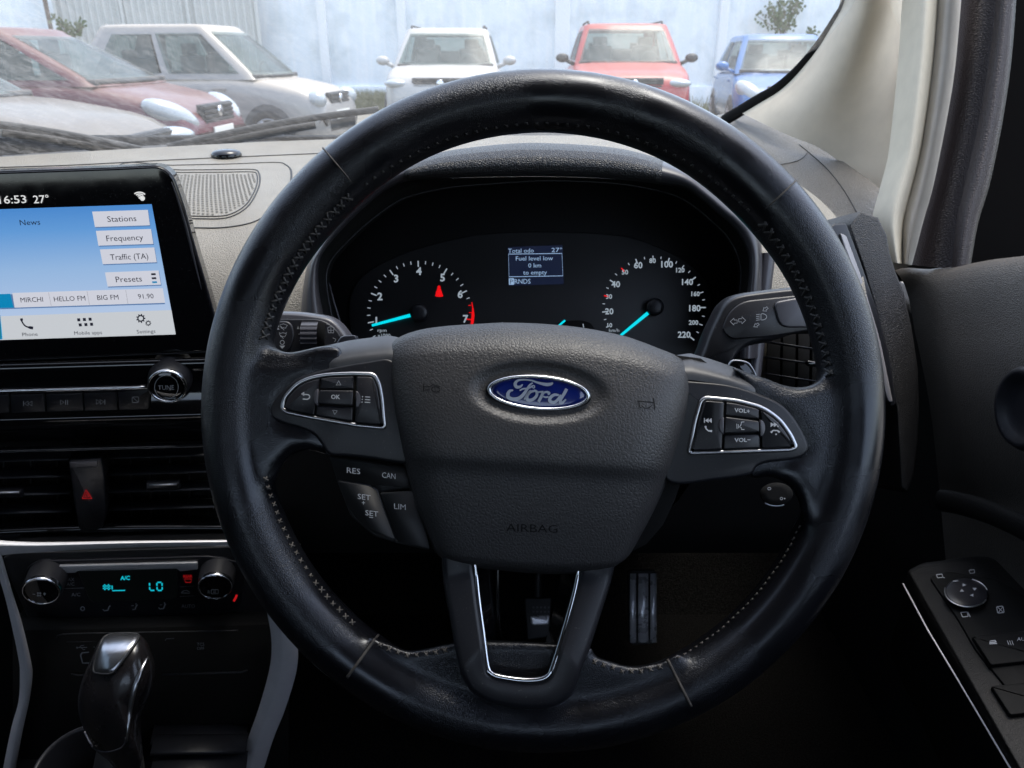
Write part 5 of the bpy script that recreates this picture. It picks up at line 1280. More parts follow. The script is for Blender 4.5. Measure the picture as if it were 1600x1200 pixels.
rib(mb, [(1489, 908), (1497, 907.5)], 1.4, S_)
S_ = S12(.0026)
rib(mb, fillet([(1463, 898), (1472, 897), (1473, 902), (1465, 903)], 1), 1.2, S_, closed=True); rib(mb, [(1472, 901), (1476, 903)], 1.2, S_)
rib(mb, fillet([(1514, 891), (1522, 890), (1523, 895), (1516, 896)], 1), 1.0, S_, closed=True)
rib(mb, fillet([(1501, 957), (1511, 956), (1513, 963), (1504, 964)], 1), 1.2, S_, closed=True); rib(mb, [(1512, 956), (1516, 964)], 1.4, S_)
rib(mb, fillet([(1557, 948), (1567, 947), (1569, 957), (1559, 958)], 2), 1.2, S_, closed=True); rib(mb, [(1558, 948), (1568, 957)], 1, S_); rib(mb, [(1567, 948), (1560, 957)], 1, S_)
mb.build('switch_symbols', 'print_grey', sw, smooth=False)
for k, (qx, qy) in enumerate(((0, 0), (30, 78))):
    l = [(1518+qx, 994+qy), (1612+qx, 985+qy), (1640+qx, 1030+qy), (1548+qx, 1040+qy)]
    mb = MB(); plate(mb, AP, fillet(l, 4), .0, .0062-.002*k, 3, .002, 3); mb.build('window_switch', 'deep_black', sw)
mb = MB(); S_ = S12(.0068)
rib(mb, [(1546, 1006), (1547, 1001.5), (1555, 1000.5), (1558, 1005.5)], 1.3, S_, closed=True); rib(mb, [(1546, 1004), (1557, 1003)], 1.6, S_)
for k in range(3): rib(mb, [(1574+k*3.5, 1001), (1576.5+k*3.5, 1008)], .8, S_)
T(mb, 'AUTO', 1602, 998, 5.6, S_, 26, -.05)
mb.build('switch_lettering', 'print_grey', sw, smooth=False)
# ---------------------------------------------------------------- floor, pedals, shell
def carpet():
    m, nt, b = newmat('carpet'); v = coords(nt)
    n = noise(nt, v, 420, 3, .8); n0 = noise(nt, v, 6, 3)
    c = mixc(nt, ramp(nt, n, [(.4, (.004, .004, .004, 1)), (.7, (.022, .021, .020, 1))]).outputs[0], (.008, .008, .008, 1), (.03, .028, .026, 1)) if 0 else ramp(nt, n, [(.4, (.004, .004, .004, 1)), (.7, (.024, .023, .022, 1))]).outputs[0]
    nt.links.new(c, b.inputs['Base Color']); b.inputs['Roughness'].default_value = .95; b.inputs['Specular IOR Level'].default_value = .0; bump(nt, b, n, 1, .004)
carpet()
mb = MB(); mb.add([W(-1.2, -1.8, -.80), W(.52, -1.8, -.80), W(.52, .95, -.80), W(-1.2, .95, -.80), W(-1.2, 1.24, -.60), W(.52, 1.24, -.60)], [(0, 1, 2, 3), (3, 2, 5, 4)])
o = mb.build('floor', 'carpet', None, smooth=False, loc=W(-.3, .5, -.8)); tag(o, 'black looped carpet on the cabin floor', 'floor', kind='structure')
PDL = PL(P(1004, 950, .98), R_, (U_*.9+F_*.2))
acc = thing('accelerator_pedal', 'ribbed metal accelerator pedal right of the lower spoke', 'pedal', PDL.at(1004, 1010))
mb = MB(); plate(mb, PDL, fillet([(983, 890, 8), (1025, 890, 8), (1027, 1005, 8), (985, 1009, 8)], 6), -.02, .0, 2, .002, 3); mb.build('pedal_pad', 'matt_black', acc)
for x0, x1 in ((984, 994), (997, 1013), (1016, 1026)):
    mb = MB(); rows = []
    for k in range(13):
        y = 896+108*k/12; h = .001+.020*math.sin(PI*k/12)**.8
        rows.append([PDL.at(x0, y, h-.002), PDL.at(x0+1, y, h), PDL.at((x0+x1)/2, y, h+.001), PDL.at(x1-1, y, h), PDL.at(x1, y, h-.002)])
    grid(mb, rows); mb.build('metal_strip', 'pedal_metal', acc)
BPL = PL(P(840, 965, .96), R_, (U_*.9+F_*.3))
brk = thing('brake_pedal', 'small ribbed brake pedal seen through the opening in the lower spoke', 'pedal', BPL.at(840, 990))
mb = MB(); plate(mb, BPL, fillet([(819, 935, 5), (862, 933, 5), (858, 995, 5), (824, 1000, 5)], 4), -.015, .0, 2, .002, 3); mb.build('pedal_pad', 'matt_black', brk)
mb = MB(); plate(mb, BPL, fillet([(828, 962, 3), (859, 961, 3), (857, 976, 3), (831, 977, 3)], 3), -.001, .004, 3, .002, 3); mb.build('metal_strip', 'pedal_metal', brk)
mb = MB()
for k in range(5):
    x = 832+k*6; rib(mb, [(x, 949), (x+3, 949)], 3, lambda a, b: BPL.at(a, b, .0006)); rib(mb, [(x, 956), (x+3, 956)], 2.6, lambda a, b: BPL.at(a, b, .0006))
mb.build('rubber_nubs', 'satin_grey', brk)
mb = MB(); sweep(mb, [BPL.at(840, 935, -.01), BPL.at(842, 860, -.02), P(845, 800, 1.1)], Vector((-1, 0, 0)), oval(.008, .005, 8)); mb.build('pedal_arm', 'matt_black', brk)
plain('headliner', (.10, .095, .09, 1), .9); plain('trim_dark', (.011, .011, .011, 1), .8, spec=.2)
mb = MB(); grid(mb, [[W(x, y, .43-.10*((x+.37)/.8)**4-.05*max(0, (y-.1)/.3)) for x in [-1.2+1.66*i/12 for i in range(13)]] for y in (.36, .3, 0, -.6, -1.2, -1.8)]); grid(mb, [[W(x, y, .46) for x in (-1.2, .46)] for y in (.36, -1.8)])
o = mb.build('car_roof', 'headliner', None, loc=W(-.37, -.6, .43)); tag(o, 'pale cloth headliner above the front seats', 'roof lining')
mb = MB(); box(mb, W(-1.21, -.3, -.48), .02, 1.5, .34, .01); box(mb, W(-1.2, -1.15, .12), .02, .85, .32, .01); o = mb.build('passenger_door', 'trim_dark', None, loc=W(-1.2, -.3, -.8)); tag(o, 'dark passenger side door panel below a window pane darkened to cut cabin light', 'door')
m_, nt_, b_ = newmat('light_cut_glass'); nt_.nodes.remove(b_); t_ = nt_.nodes.new('ShaderNodeBsdfTransparent'); t_.inputs[0].default_value = (.42, .45, .45, 1); nt_.links.new(t_.outputs[0], nt_.nodes['Material Output'].inputs[0])  # out-of-view pane, its dark tint added to hold back light from the left
mb = MB(); box(mb, W(-1.2, -.05, .13), .003, .50, .30); mb.build('window_pane', 'light_cut_glass', o)
mb = MB(); box(mb, W(.46, -.8, -.48), .02, 1.1, .32, .01); box(mb, W(.46, -1.15, .14), .02, .75, .30, .01); box(mb, W(.475, .0, .12), .02, .0, .0) if 0 else None; mb.build('lower_panel', 'trim_dark', DO); mb = MB(); box(mb, W(.50, .75, -.60), .02, .60, .32, .01); mb.build('kick_panel', 'trim_dark', DO)
mb = MB(); box(mb, W(-.37, -1.8, -.37), .84, .02, .43, .01); o = mb.build('rear_bench', 'trim_dark', None, loc=W(-.37, -1.8, -.8)); tag(o, 'dark rear bench back behind the front seats', 'seat')
# ---------------------------------------------------------------- wipers and cowl, outside the glass
plain('wiper_rubber', (.035, .034, .032, 1), .7); plain('cowl_plastic', (.045, .043, .040, 1), .8, var=.4)
def gl_out(px, py, off=.03):
    lo, hi = .5, 2.5
    for _ in range(40):
        d = (lo+hi)/2; p = P(px, py, d)-C; s = p.y-(yb(p.x)+.07-(p.z+.12)*1.42-(p.z+.12)**2*.25)
        if s > off: hi = d
        else: lo = d
    return P(px, py, d)
for a, b, lab in (((218, 233), (-90, 186), 'long dusty wiper running left across the foot of the windscreen'), ((262, 230), (592, 171), 'long dusty wiper rising to the right behind the wheel rim')):
    w = thing('windscreen_wiper', lab, 'wiper', gl_out(*a), 'windscreen wipers')
    q = [(a[0]+(b[0]-a[0])*k/10, a[1]+(b[1]-a[1])*k/10-6*math.sin(PI*k/10)) for k in range(11)]
    mb = MB(); sweep(mb, [gl_out(x, y, .022) for x, y in q], Vector((0, 1, .7)), oval(.0050, .004, 8)); mb.build('wiper_blade', 'wiper_rubber', w)
    q = [(x, y+9+3*math.sin(PI*k/10)) for k, (x, y) in enumerate(q[:8])]
    mb = MB(); sweep(mb, [gl_out(x, y, .04) for x, y in q], Vector((0, 1, .7)), lambda u: oval(.009-.004*u, .005, 8)); mb.build('wiper_arm', 'wiper_rubber', w)
mb = MB(); rows = []
for k in range(9):
    y = 1.0+.0; row = []
    for i in range(41):
        x = -1.25+1.7*i/40; yy = yb(x)+.05+.028*k
        row.append(W(x, yy, -.125+.004*math.sin(k*PI)*0+(.006 if k % 2 else 0)-.001*k))
    rows.append(row)
grid(mb, rows); o = mb.build('cowl_panel', 'cowl_plastic', None, loc=W(-.4, 1.3, -.13)); tag(o, 'ribbed black cowl panel below the windscreen', 'cowl')
# ================================================================ OUTSIDE: yard, wall, cars
def groundmat():
    m, nt, b = newmat('yard_dirt'); v = coords(nt)
    n = noise(nt, v, .7, 6); n2 = noise(nt, v, 9, 5, .7)
    c = mixc(nt, mathn(nt, 'MULTIPLY', n2, .6), ramp(nt, n, [(.35, (.20, .18, .15, 1)), (.65, (.33, .31, .27, 1))]).outputs[0], (.15, .14, .11, 1))
    nt.links.new(c, b.inputs['Base Color']); b.inputs['Roughness'].default_value = .95; bump(nt, b, n2, .5, .02)
groundmat()
mb = MB(); n = 30; grid(mb, [[Vector((-200+400*i/n, -100+400*j/n, 0)) for i in range(n+1)] for j in range(n+1)])
o = mb.build('ground', 'yard_dirt', None); tag(o, 'pale dusty yard where the cars are parked', 'ground', kind='structure')
def wallmat():
    m, nt, b = newmat('limewash'); v = coords(nt)
    n = noise(nt, v, 1.3, 6, .6); v2 = coords(nt, (3, 3, .35)); n2 = noise(nt, v2, 2.5, 5, .65)
    c = mixc(nt, ramp(nt, n2, [(.45, (0, 0, 0, 1)), (.7, (1, 1, 1, 1))]).outputs[0], (.74, .79, .83, 1), (.86, .87, .87, 1))
    c = mixc(nt, mathn(nt, 'MULTIPLY', ramp(nt, n, [(.48, (0, 0, 0, 1)), (.7, (1, 1, 1, 1))]).outputs[0], .7), c, (.48, .54, .56, 1))
    nt.links.new(c, b.inputs['Base Color']); b.inputs['Roughness'].default_value = .9; bump(nt, b, n, .2, .01)
wallmat(); plain('tin_sheet', (.50, .51, .49, 1), .55, metal=0, var=.15); plain('pier_wash', (.76, .78, .80, 1), .9)
YW = 20.0
wl = thing('boundary_wall', 'tall pale blue limewashed wall with white piers behind the parked cars', 'wall', (0, YW, 0))
mb = MB(); box(mb, (2, YW+.15, 2.0), 18, .15, 2.0, .01); mb.build('wall_face', 'limewash', wl)
def xat(px, y, z=1.8):   # world x for a pixel column at forward distance y
    d = y*cp-(z-C.z)*sp; return (px-800)/1200*d
for px in (505, 628, 878, 1128, 1375):
    mb = MB(); box(mb, (xat(px, YW), YW-.06, 2.02), .10 if px != 878 else .17, .09, 2.02, .01); mb.build('wall_pier', 'pier_wash', wl)
mb = MB(); box(mb, (2, YW-.03, .25), 18, .05, .25, .01); mb.build('wall_plinth', 'limewash', wl)
tin = thing('tin_fence', 'grey white corrugated sheet fence on the left of the wall', 'fence', (xat(230, YW), YW-.6, 0))
x0, x1 = xat(95, YW-.5), xat(405, YW-.5); mb = MB(); N_ = 260
grid(mb, [[Vector((x0+(x1-x0)*i/N_, YW-.5+.035*math.sin(i/N_*(x1-x0)/.16*2*PI), z)) for i in range(N_+1)] for z in (0, 1.5, 3.6)]); mb.build('corrugated_sheet', 'tin_sheet', tin)
mb = MB()
for q in (0, .33, .66, 1): box(mb, (x0+(x1-x0)*q, YW-.58, 1.9), .03, .03, 1.9, .005)
mb.build('fence_post', 'tin_sheet', tin)
plain('rust_pole', (.12, .09, .07, 1), .8); plain('leaf', (.07, .10, .035, 1), .7, var=.4); plain('dry_grass', (.17, .17, .09, 1), .8, var=.4); plain('twig', (.12, .09, .06, 1), .8)
mb = MB(); box(mb, (xat(82, YW-1, 1.6), YW-1, 1.7), .035, .035, 1.7, .005); o = mb.build('metal_pole', 'rust_pole', None, loc=(xat(82, YW-1, 1.6), YW-1, 0)); tag(o, 'thin rusty pole standing at the far left before the wall', 'pole')
def leafy(mb, c, r, n, s, flat=1.0):
    for _ in range(n):
        a = random.uniform(0, 2*PI); q = random.random()**.5*r; z = random.uniform(-1, 1)*r*flat
        p = Vector(c)+Vector((q*math.cos(a), q*math.sin(a)*.4, z)); t = random.uniform(0, PI); u = Vector((math.cos(t), random.uniform(-.4, .4), math.sin(t)))*s*random.uniform(.6, 1.3); w_ = Vector((-math.sin(t), random.uniform(-.4, .4), math.cos(t)))*s*.45
        mb.add([p, p+u*.5+w_, p+u, p+u*.5-w_], [(0, 1, 2, 3)])
def branchy(name, px, py, y, h, lab, n, seed):
    random.seed(seed)
    d = None; base = Vector((xat(px, y, 2.2), y, 0)); z = C.z+y*((600-py)/1200*cp-sp)/(cp+(600-py)/1200*sp)
    base.z = z
    t = thing(name, lab, 'plant', base)
    tw = MB(); lf = MB()
    for k in range(n):
        a = random.uniform(-.95, .95); L = h*random.uniform(.45, 1)
        tip = base+Vector((math.sin(a)*L, random.uniform(-.2, .1), math.cos(a)*L)); md = base.lerp(tip, .5)+Vector((random.uniform(-.05, .05), 0, random.uniform(0, .06)))
        sweep(tw, [base, md, tip], Vector((0, -1, 0)), oval(.008, .008, 5))
        for q in (.35, .5, .65, .8, .9, 1): leafy(lf, base.lerp(tip, q), .10, 4, .08)
    tw.build('stem', 'twig', t); lf.build('foliage', 'leaf', t, smooth=False)
branchy('wall_plant', 1228, 60, YW-.35, .95, 'leafy wild plant growing out of the top right of the wall', 13, 3)
branchy('wall_plant', 1268, 68, YW-.35, .28, 'tiny weed sprouting beside the blue car roof', 5, 5)
branchy('wall_creeper', 103, 62, YW-1.3, .55, 'small green creeper hanging by the pole at far left', 6, 8)
random.seed(11)
mb = MB()
for _ in range(9000):
    px = random.choice((random.uniform(430, 620), random.uniform(430, 620), random.uniform(-100, 1500))); y = YW-random.uniform(.2, 1.6)
    x = xat(px, y, .3); h = random.uniform(.12, .5)*(1 if abs(px-560) < 70 else .7); a = random.uniform(-.12, .12)
    mb.add([(x-.015, y, 0), (x+.015, y, 0), (x+a, y+random.uniform(-.1, .1), h)], [(0, 1, 2)])
o = mb.build('grass', 'dry_grass', None, smooth=False, loc=(0, YW-1, 0)); tag(o, 'rough dry grass along the foot of the wall', 'grass', kind='stuff')
# ---------------------------------------------------------------- car builder
def paint(name, col, dusty):
    m, nt, b = newmat(name); v = coords(nt)
    n = noise(nt, v, 2.2, 5, .6)
    g = nt.nodes.new('ShaderNodeNewGeometry'); s = nt.nodes.new('ShaderNodeSeparateXYZ'); nt.links.new(g.outputs['Normal'], s.inputs[0])
    upf = ramp(nt, s.outputs['Z'], [(.35, (0, 0, 0, 1)), (.9, (1, 1, 1, 1))]).outputs[0]     # dust has settled on level panels
    f = mathn(nt, 'MULTIPLY', mathn(nt, 'ADD', mathn(nt, 'MULTIPLY', upf, .8), .12), mathn(nt, 'ADD', mathn(nt, 'MULTIPLY', n, .6), .5))
    c = mixc(nt, mathn(nt, 'MULTIPLY', f, dusty), col, (.42, .34, .24, 1))
    nt.links.new(c, b.inputs['Base Color'])
    nt.links.new(mathn(nt, 'ADD', mathn(nt, 'MULTIPLY', f, .5), .22), b.inputs['Roughness']); b.inputs['Coat Weight'].default_value = .3; b.inputs['Coat Roughness'].default_value = .12
paint('paint_white', (.40, .40, .395, 1), .4); paint('paint_red', (.34, .012, .016, 1), .3); paint('paint_blue', (.010, .125, .36, 1), .25)
paint('paint_silver', (.27, .265, .26, 1), .75); paint('paint_maroon', (.075, .002, .013, 1), .28); paint('paint_champagne', (.035, .034, .031, 1), .38)
def cglass():
    m, nt, b = newmat('car_glass'); v = coords(nt); n = noise(nt, v, 3, 5)
    b.inputs['Base Color'].default_value = (.20, .23, .22, 1); b.inputs['Roughness'].default_value = .15; b.inputs['Specular IOR Level'].default_value = .3
    tr = nt.nodes.new('ShaderNodeBsdfTransparent'); tr.inputs[0].default_value = (.62, .70, .67, 1)
    mx = nt.nodes.new('ShaderNodeMixShader'); nt.links.new(mathn(nt, 'ADD', mathn(nt, 'MULTIPLY', n, .5), .12), mx.inputs[0]); nt.links.new(tr.outputs[0], mx.inputs[1]); nt.links.new(b.outputs[0], mx.inputs[2]); nt.links.new(mx.outputs[0], nt.nodes['Material Output'].inputs[0])
cglass(); plain('lamp_glass', (.30, .33, .35, 1), .12, coat=1.0, var=.35); plain('tyre', (.02, .02, .02, 1), .85); plain('rim_alloy', (.35, .35, .36, 1), .4, metal=.6)
plain('trim_black', (.022, .022, .022, 1), .5); plain('plate_white', (.6, .6, .56, 1), .5); plain('seat_cloth', (.10, .095, .09, 1), .8); plain('amber', (.5, .12, .02, 1), .3)
def pw(t, pts):
    for a, b in zip(pts, pts[1:]):
        if t <= b[0]:
            g = (t-a[0])/(b[0]-a[0]); g = g*g*(3-2*g) if len(a) > 2 else g; return a[1]+(b[1]-a[1])*g
    return pts[-1][1]
def make_car(label, cat_, pos, yaw, L, Wd, H, pm, top, gh, hoodz=.95, suv=False, mirror=True, lamp='wide', mirror_mat=None):
    """local +X is the nose. top: [(x,z)] upper line of lower body; gh: (xf0,xf1,xr1,xr0) greenhouse x at belt/roof"""
    t = thing('parked_car', label, cat_, pos, 'cars parked in the yard', yaw, local=True)
    hw = Wd/2; belt = gh[4]; gc = .20 if suv else .16
    def width(x):
        e = (x/(L/2)); k = 1-.10*max(0, abs(e)-.72)/.28-(.12*max(0, (abs(e)-.92)/.08)**2)
        return hw*k
    xs_ = [-L/2, -L/2+.03, -L/2+.10, -L/2+.3]+[-L/2+.3+(L-.6)*i/22 for i in range(1, 22)]+[L/2-.3, L/2-.2, L/2-.10, L/2-.04, L/2]
    rows = []
    for x in xs_:
        w = width(x); z1 = pw(x, top); e = max(0, (abs(x)-(L/2-.10))/.10); z0 = gc+.12*e
        z1 = z1-.10*e*e
        half = [(0, z0), (w*.8, z0), (w*.96, z0+.10), (w*1.0, z0+.24), (w*1.0, (z0+z1)/2), (w*.995, z1-.22), (w*.975, z1-.10), (w*.93, z1-.035), (w*.84, z1-.005), (w*.6, z1+.012), (0, z1+.02)]
        rows.append([Vector((x, y, z)) for y, z in half]+[Vector((x, -y, z)) for y, z in reversed(half[1:-1])])
    mb = MB(); grid(mb, rows, cu=True); m = len(rows[0]); mb.f.append(tuple(range(m))); mb.f.append(tuple((len(rows)-1)*m+i for i in reversed(range(m))))
    mb.build('body', pm, t)
    xf0, xf1, xr1, xr0, _ = gh; zb = belt-.03; zr = H-.05
    def ring(tt, off=0.0):
        xf = xf0+(xf1-xf0)*tt**1.08; xr = xr0+(xr1-xr0)*tt**1.3; w0 = hw*.93; w1 = hw*(.70 if not suv else .74); w = w0+(w1-w0)*tt**1.15; z = zb+(zr-zb)*tt
        return xf+off, xr-off, w+off, z
    def pt(tt, s, off=0.0):
        """s in [0,4): 0-1 front (y -w..w), 1-2 left side front->rear, 2-3 rear, 3-4 right side rear->front; rounded"""
        xf, xr, w, z = ring(tt, off); bow = .10*(xf-xr)/2.5
        if s < 1: u = 2*s-1; return Vector((xf-.10*abs(u)**3.2, w*u, z))
        if s < 2: u = s-1; return Vector((xf-.10+(xr+.08-xf+.10)*u, w*(1+.012*math.sin(PI*u)), z))
        if s < 3: u = 1-2*(s-2); return Vector((xr+.08*abs(u)**3, w*u, z))
        u = s-3; return Vector((xr+.08+(xf-.10-xr-.08)*u, -w*(1+.012*math.sin(PI*u)), z))
    mb = MB(); rows = []
    NS_ = 64
    for k in range(9): rows.append([pt(k/8, 4*i/NS_) for i in range(NS_)])
    cx = (xf1+xr1)/2
    for sc_, dz_ in ((.97, .022), (.90, .038), (.7, .048), (.4, .052), (.05, .054)):
        rows.append([Vector((cx+(p.x-cx)*sc_, p.y*sc_, zr+dz_)) for p in [pt(1, 4*i/NS_) for i in range(NS_)]])
    grid(mb, rows, cu=True)
    def openface(f):
        k, i = divmod(min(f), NS_); i = min(x % NS_ for x in f) if max(x % NS_ for x in f)-min(x % NS_ for x in f) < 2 else NS_-1; s = (i+.5)/16
        if not 1 <= k <= 6: return False
        if s < 1: return .07 < s < .93
        if 2 < s < 3: return 2.1 < s < 2.9
        u = s-1 if s < 2 else 4-s
        return .07 < u < .44 or .53 < u < .84
    mb.f = [f for f in mb.f if not openface(f)]
    mb.build('roof', pm, t)
    mb = MB(); box(mb, ((xf0+xr0)/2, 0, belt-.0), (xf0-xr0)/2-.08, hw*.86, .035, .02)
    for s in (-1, 1):
        box(mb, (xf0-1.10, s*hw*.42, belt+.10), .07, .21, .16, .05); box(mb, (xf0-1.13, s*hw*.42, belt+.33), .05, .12, .07, .03)
        box(mb, (xr0+.62, s*hw*.42, belt+.26), .05, .12, .06, .03)
    box(mb, (xr0+.60, 0, belt+.10), .08, hw*.72, .12, .05)
    mb.add([(xf0-.42+.0*a, hw*.42*1+.17*math.cos(a), belt+.04+.15*math.sin(a)) for a in [2*PI*q/14 for q in range(14)]]+[(xf0-.40, hw*.42+.14*math.cos(a), belt+.04+.12*math.sin(a)) for a in [2*PI*q/14 for q in range(14)]], [(q, (q+1) % 14, 14+(q+1) % 14, 14+q) for q in range(14)])
    mb.build('cabin_interior', 'seat_cloth', t)
    mb = MB(); sweep(mb, [pt(.06, u, .018) for u in (.06, .3, .5, .7, .94)], Vector((0, 0, 1)), oval(.012, .022, 6)); mb.build('cowl_strip', 'trim_black', t)
    def patch(s0, s1, t0, t1, name, mat='car_glass', off=.012, n=10, skew=(0, 0)):
        rows = []
        for j in range(7):
            tt = t0+(t1-t0)*j/6
            a = s0+skew[0]*j/6; b = s1+skew[1]*j/6
            rows.append([pt(tt, a+(b-a)*i/n, off) for i in range(n+1)])
        mb = MB(); grid(mb, rows); return mb.build(name, mat, t)
    patch(.045, .955, .10, .93, 'windscreen', skew=(.02, -.02)); patch(2.08, 2.92, .15, .9, 'rear_window')
    for sd_, f in ((1, lambda u: 1+u), (3, lambda u: 4-u)):
        patch(f(.05), f(.46), .12, .90, 'side_window', off=.010, skew=((.03 if sd_ == 1 else -.03), 0)); patch(f(.51), f(.90), .12, .88, 'side_window', off=.010, skew=(0, (-.05 if sd_ == 1 else .05)))
    # seats silhouettes are hidden by the dusty glass; steering side headrest hint skipped
    zl = hoodz-.16; lw = hw*.80
    for s in (-1, 1):
        mb = MB(); bm = bmesh.new(); bmesh.ops.create_uvsphere(bm, u_segments=20, v_segments=12, radius=1)
        if lamp == 'wide': sx_, sy_, sz_ = .16, .20, .068
        elif lamp == 'tall': sx_, sy_, sz_ = .28, .15, .12
        else: sx_, sy_, sz_ = .13, .17, .12
        c = Vector((L/2-.13 if lamp != 'tall' else L/2-.24, s*hw*(.72 if lamp != 'tall' else .76), zl)); M_ = Matrix.Rotation(-s*.5 if lamp != 'tall' else -s*.62, 3, 'Z') @ Matrix.Rotation(.42 if lamp == 'tall' else 0, 3, 'Y')
        bm.verts.index_update(); mb.add([c+M_ @ Vector((v.co.x*sx_, v.co.y*sy_*1.0, v.co.z*sz_)) for v in bm.verts], [[v.index for v in f.verts] for f in bm.faces]); bm.free()
        mb.build('headlight', 'lamp_glass', t)
    gz = zl+.0
    mb = MB(); 
    for k in range(4): box(mb, (L/2-.035, 0, gz+.05-k*.045), .03, hw*.44, .014, .006)
    gr = mb.build('grille', 'trim_black', t)
    mb = MB(); box(mb, (L/2-.055, 0, gz-.015), .03, hw*.47, .095, .02); mb.build('grille_back', 'trim_black', gr)
    mb = MB(); lathe(mb, Vector((L/2+.0, 0, gz)), Vector((1, 0, 0)), [(.055, -.01), (.055, .008), (.045, .014), (.0001, .014)], 20); mb.build('emblem', 'chrome', gr)
    mb = MB(); box(mb, (L/2-.03, 0, gc+.22), .04, hw*.62, .075, .02); mb.build('bumper_intake', 'trim_black', t)
    mb = MB(); box(mb, (L/2+.012, 0, gc+.34), .008, .25, .055, .004); mb.build('number_plate', 'plate_white', t)
    if suv:
        mb = MB(); box(mb, (0, 0, gc+.10), L/2*.97, hw*.985, .10, .03); mb.build('sill_cladding', 'trim_black', t)
        mb = MB()
        for s in (-1, 1): sweep(mb, [Vector((xf1-.15, s*hw*.66, zr+.02)), Vector((xf1-.25, s*hw*.67, zr+.075)), Vector((xr1+.2, s*hw*.67, zr+.075)), Vector((xr1+.08, s*hw*.66, zr+.02))], Vector((0, 0, 1)), oval(.018, .015, 8))
        mb.build('roof_rail', 'trim_black', t)
    if mirror:
        for s in (-1, 1):
            c = Vector((xf0-.30, s*(hw+.13), belt+.08))
            mb = MB(); bm = bmesh.new(); bmesh.ops.create_uvsphere(bm, u_segments=16, v_segments=10, radius=1); bm.verts.index_update()
            mb.add([c+Vector((v.co.x*.08, v.co.y*.105, v.co.z*.07)) for v in bm.verts], [[v.index for v in f.verts] for f in bm.faces]); bm.free()
            sweep(mb, [c-Vector((0, s*.05, .03)), Vector((xf0-.28, s*hw*.92, belt-.02))], Vector((1, 0, 0)), oval(.03, .03, 8)); mb.build('wing_mirror', mirror_mat or pm, t)
    r = .33 if suv else .29
    for x in (L/2-.72, -L/2+.66):
        for s in (-1, 1):
            mb = MB(); lathe(mb, Vector((x, s*(hw+.004), r+.02)), Vector((0, s, 0)), [(r+.055, -.02), (r+.05, .002), (.001, .003)], 36); mb.build('wheel_arch', 'trim_black', t)
            mb = MB(); lathe(mb, Vector((x, s*(hw-.02), r)), Vector((0, s, 0)), [(r, -.12), (r, .03), (r*.93, .045), (r*.68, .045), (r*.66, .03)], 32); wv = mb.build('wheel', 'tyre', t)
            mb = MB(); 
            for k in range(6):
                a = k*PI/3; sweep(mb, [Vector((x, s*(hw+.022), r)), Vector((x+r*.62*math.cos(a), s*(hw+.02), r+r*.62*math.sin(a)))], Vector((0, s, 0)), oval(.03, .01, 6))
            lathe(mb, Vector((x, s*(hw-.02), r)), Vector((0, s, 0)), [(r*.68, .03), (r*.66, .046), (r*.60, .046), (r*.58, .02)], 30); mb.build('wheel_rim', 'rim_alloy', wv)
    mb = MB()
    for s in (-1, 1):
        for xx in (xf0-.55, xr0+.55): box(mb, (xx, s*(hw*1.003), belt-.14), .09, .008, .015, .004)
    mb.build('door_handle', pm, t)
    return t
def px_at(px, y): return (px-800)/1200*y*cp
FACE = -PI/2
make_car('white compact SUV with roof rails facing the camera, straight beyond the wheel top', 'SUV', (px_at(699, 14.0)*.97, 14.0, 0), FACE, 4.0, 1.76, 1.63, 'paint_white', [(-2, .86), (-1.9, 1.0), (.85, 1.08), (1.2, 1.04), (1.8, .97), (2.0, .88)], (1.02, .38, -1.35, -1.85, 1.06), hoodz=1.0, suv=True, mirror_mat='paint_white')
make_car('red SUV with dark mirrors facing the camera, between the white and the blue car', 'SUV', (1.86, 14.1, 0), FACE-.03, 4.1, 1.80, 1.70, 'paint_red', [(-2, .9), (-1.9, 1.05), (.85, 1.12), (1.2, 1.08), (1.8, .98), (2.05, .86)], (1.05, .42, -1.4, -1.85, 1.10), hoodz=1.0, suv=True, mirror_mat='trim_black')
make_car('small bright blue hatchback parked at the right beside the pillar trim', 'hatchback', (4.42, 14.0, 0), FACE-.13, 3.8, 1.66, 1.54, 'paint_blue', [(-1.9, .8), (-1.8, .92), (.8, .98), (1.2, .93), (1.6, .82), (1.9, .68)], (1.18, .35, -1.45, -1.8, .98), hoodz=.88, lamp='tall')
def corner_car(fr, yaw, L, Wd):   # place by the ground point of its front right corner
    h = Vector((math.cos(yaw), math.sin(yaw), 0)); lf = Vector((-h.y, h.x, 0)); return tuple(Vector(fr)-h*(L/2)+lf*(Wd/2))
make_car('dusty silver white hatchback side-on, farther and right of the maroon car', 'hatchback', corner_car((-2.42, 10.3, 0), -.14, 3.52, 1.56), -.14, 3.52, 1.56, 1.60, 'paint_silver', [(-1.76, .82), (-1.7, .95), (.6, .97), (1.0, .93), (1.45, .84), (1.76, .70)], (.98, .28, -1.30, -1.62, .97), hoodz=.86, lamp='round', mirror=False)
make_car('dusty maroon hatchback with a large pale headlamp at the left', 'hatchback', corner_car((-3.12, 7.75, 0), -.05, 3.7, 1.68), -.05, 3.7, 1.68, 1.50, 'paint_maroon', [(-1.85, .8), (-1.75, .95), (.6, 1.0), (.9, .97), (1.5, .84), (1.85, .66)], (1.05, .1, -1.25, -1.7, .99), hoodz=.86, lamp='tall', mirror=False)
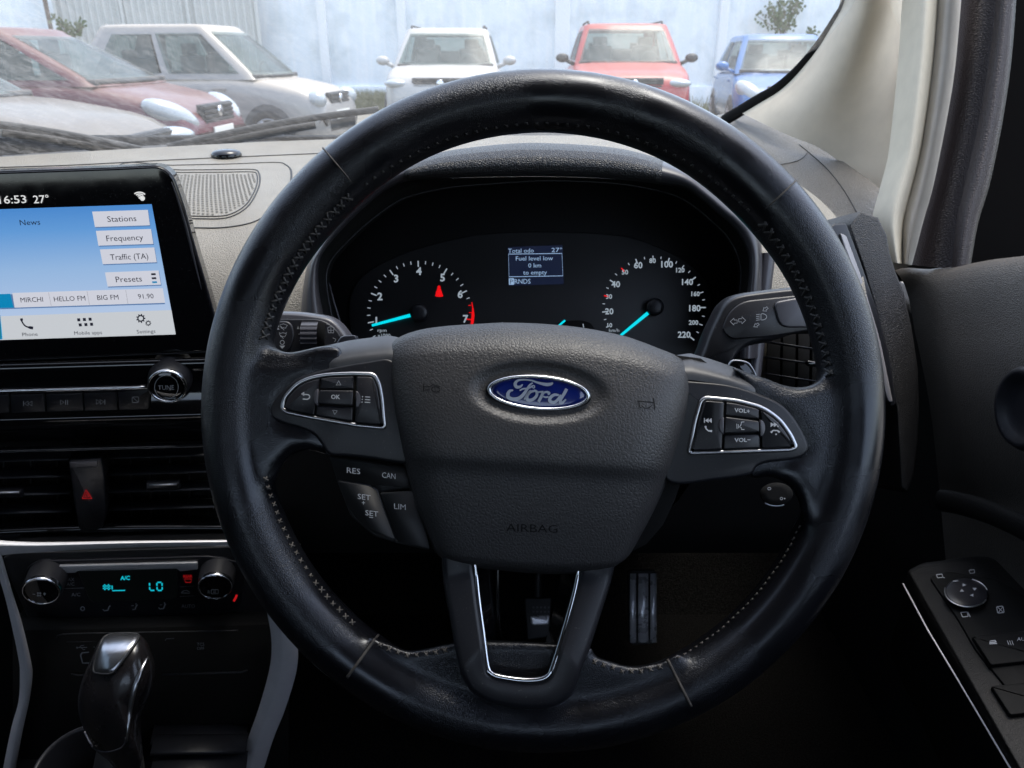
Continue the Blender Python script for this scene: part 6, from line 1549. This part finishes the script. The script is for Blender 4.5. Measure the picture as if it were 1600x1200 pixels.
make_car('dusty pale champagne saloon nearest at the left edge, only its nose showing', 'saloon', corner_car((-2.72, 5.15, 0), -.03, 4.3, 1.70), -.03, 4.3, 1.70, 1.46, 'paint_champagne', [(-2.15, .85), (-2.0, .98), (-1.3, 1.0), (.7, .95), (1.1, .92), (1.8, .80), (2.15, .62)], (.95, .15, -.9, -1.45, .95), hoodz=.80, lamp='wide', mirror=False)
# ================================================================ LIGHT, WORLD, CAMERA
sky_el, sky_az = math.radians(72), math.radians(52)      # azimuth from +Y (ahead), negative = left
w = bpy.data.worlds.new('World'); sc.world = w; w.use_nodes = True; nt = w.node_tree
bg = nt.nodes['Background']; sk = nt.nodes.new('ShaderNodeTexSky'); sk.sky_type = 'NISHITA'; sk.sun_disc = False
sk.sun_elevation = sky_el; sk.sun_rotation = sky_az; sk.dust_density = 2.0; sk.air_density = 1.0
hs = nt.nodes.new('ShaderNodeHueSaturation'); hs.inputs['Saturation'].default_value = .72; nt.links.new(sk.outputs[0], hs.inputs['Color']); nt.links.new(hs.outputs[0], bg.inputs[0]); bg.inputs[1].default_value = .15
su = bpy.data.lights.new('sun', 'SUN'); su.energy = .6; su.angle = math.radians(24); su.color = (1, .95, .86)
so_ = bpy.data.objects.new('sun', su); COL.objects.link(so_); so_.location = (0, 0, 30)
dirn = Vector((math.sin(sky_az)*math.cos(sky_el), math.cos(sky_az)*math.cos(sky_el), math.sin(sky_el)))
so_.rotation_euler = (-dirn).to_track_quat('-Z', 'Y').to_euler()
cam = bpy.data.cameras.new('camera'); co = bpy.data.objects.new('camera', cam); COL.objects.link(co)
cam.sensor_width = 36; cam.lens = 27; cam.clip_start = .01; cam.clip_end = 1000
co.location = C; co.rotation_euler = (PI/2-PITCH, 0, 0); sc.camera = co
cam.dof.use_dof = True; cam.dof.focus_distance = .47; cam.dof.aperture_fstop = 22
sc.view_settings.view_transform = 'Standard'; sc.view_settings.look = 'None'; sc.view_settings.exposure = EXP; sc.view_settings.gamma = 1
sc.render.engine = 'CYCLES'; sc.cycles.use_denoising = True
sc.cycles.max_bounces = 6; sc.cycles.transparent_max_bounces = 12; sc.cycles.caustics_reflective = False; sc.cycles.caustics_refractive = False
sc.cycles.sample_clamp_indirect = 6
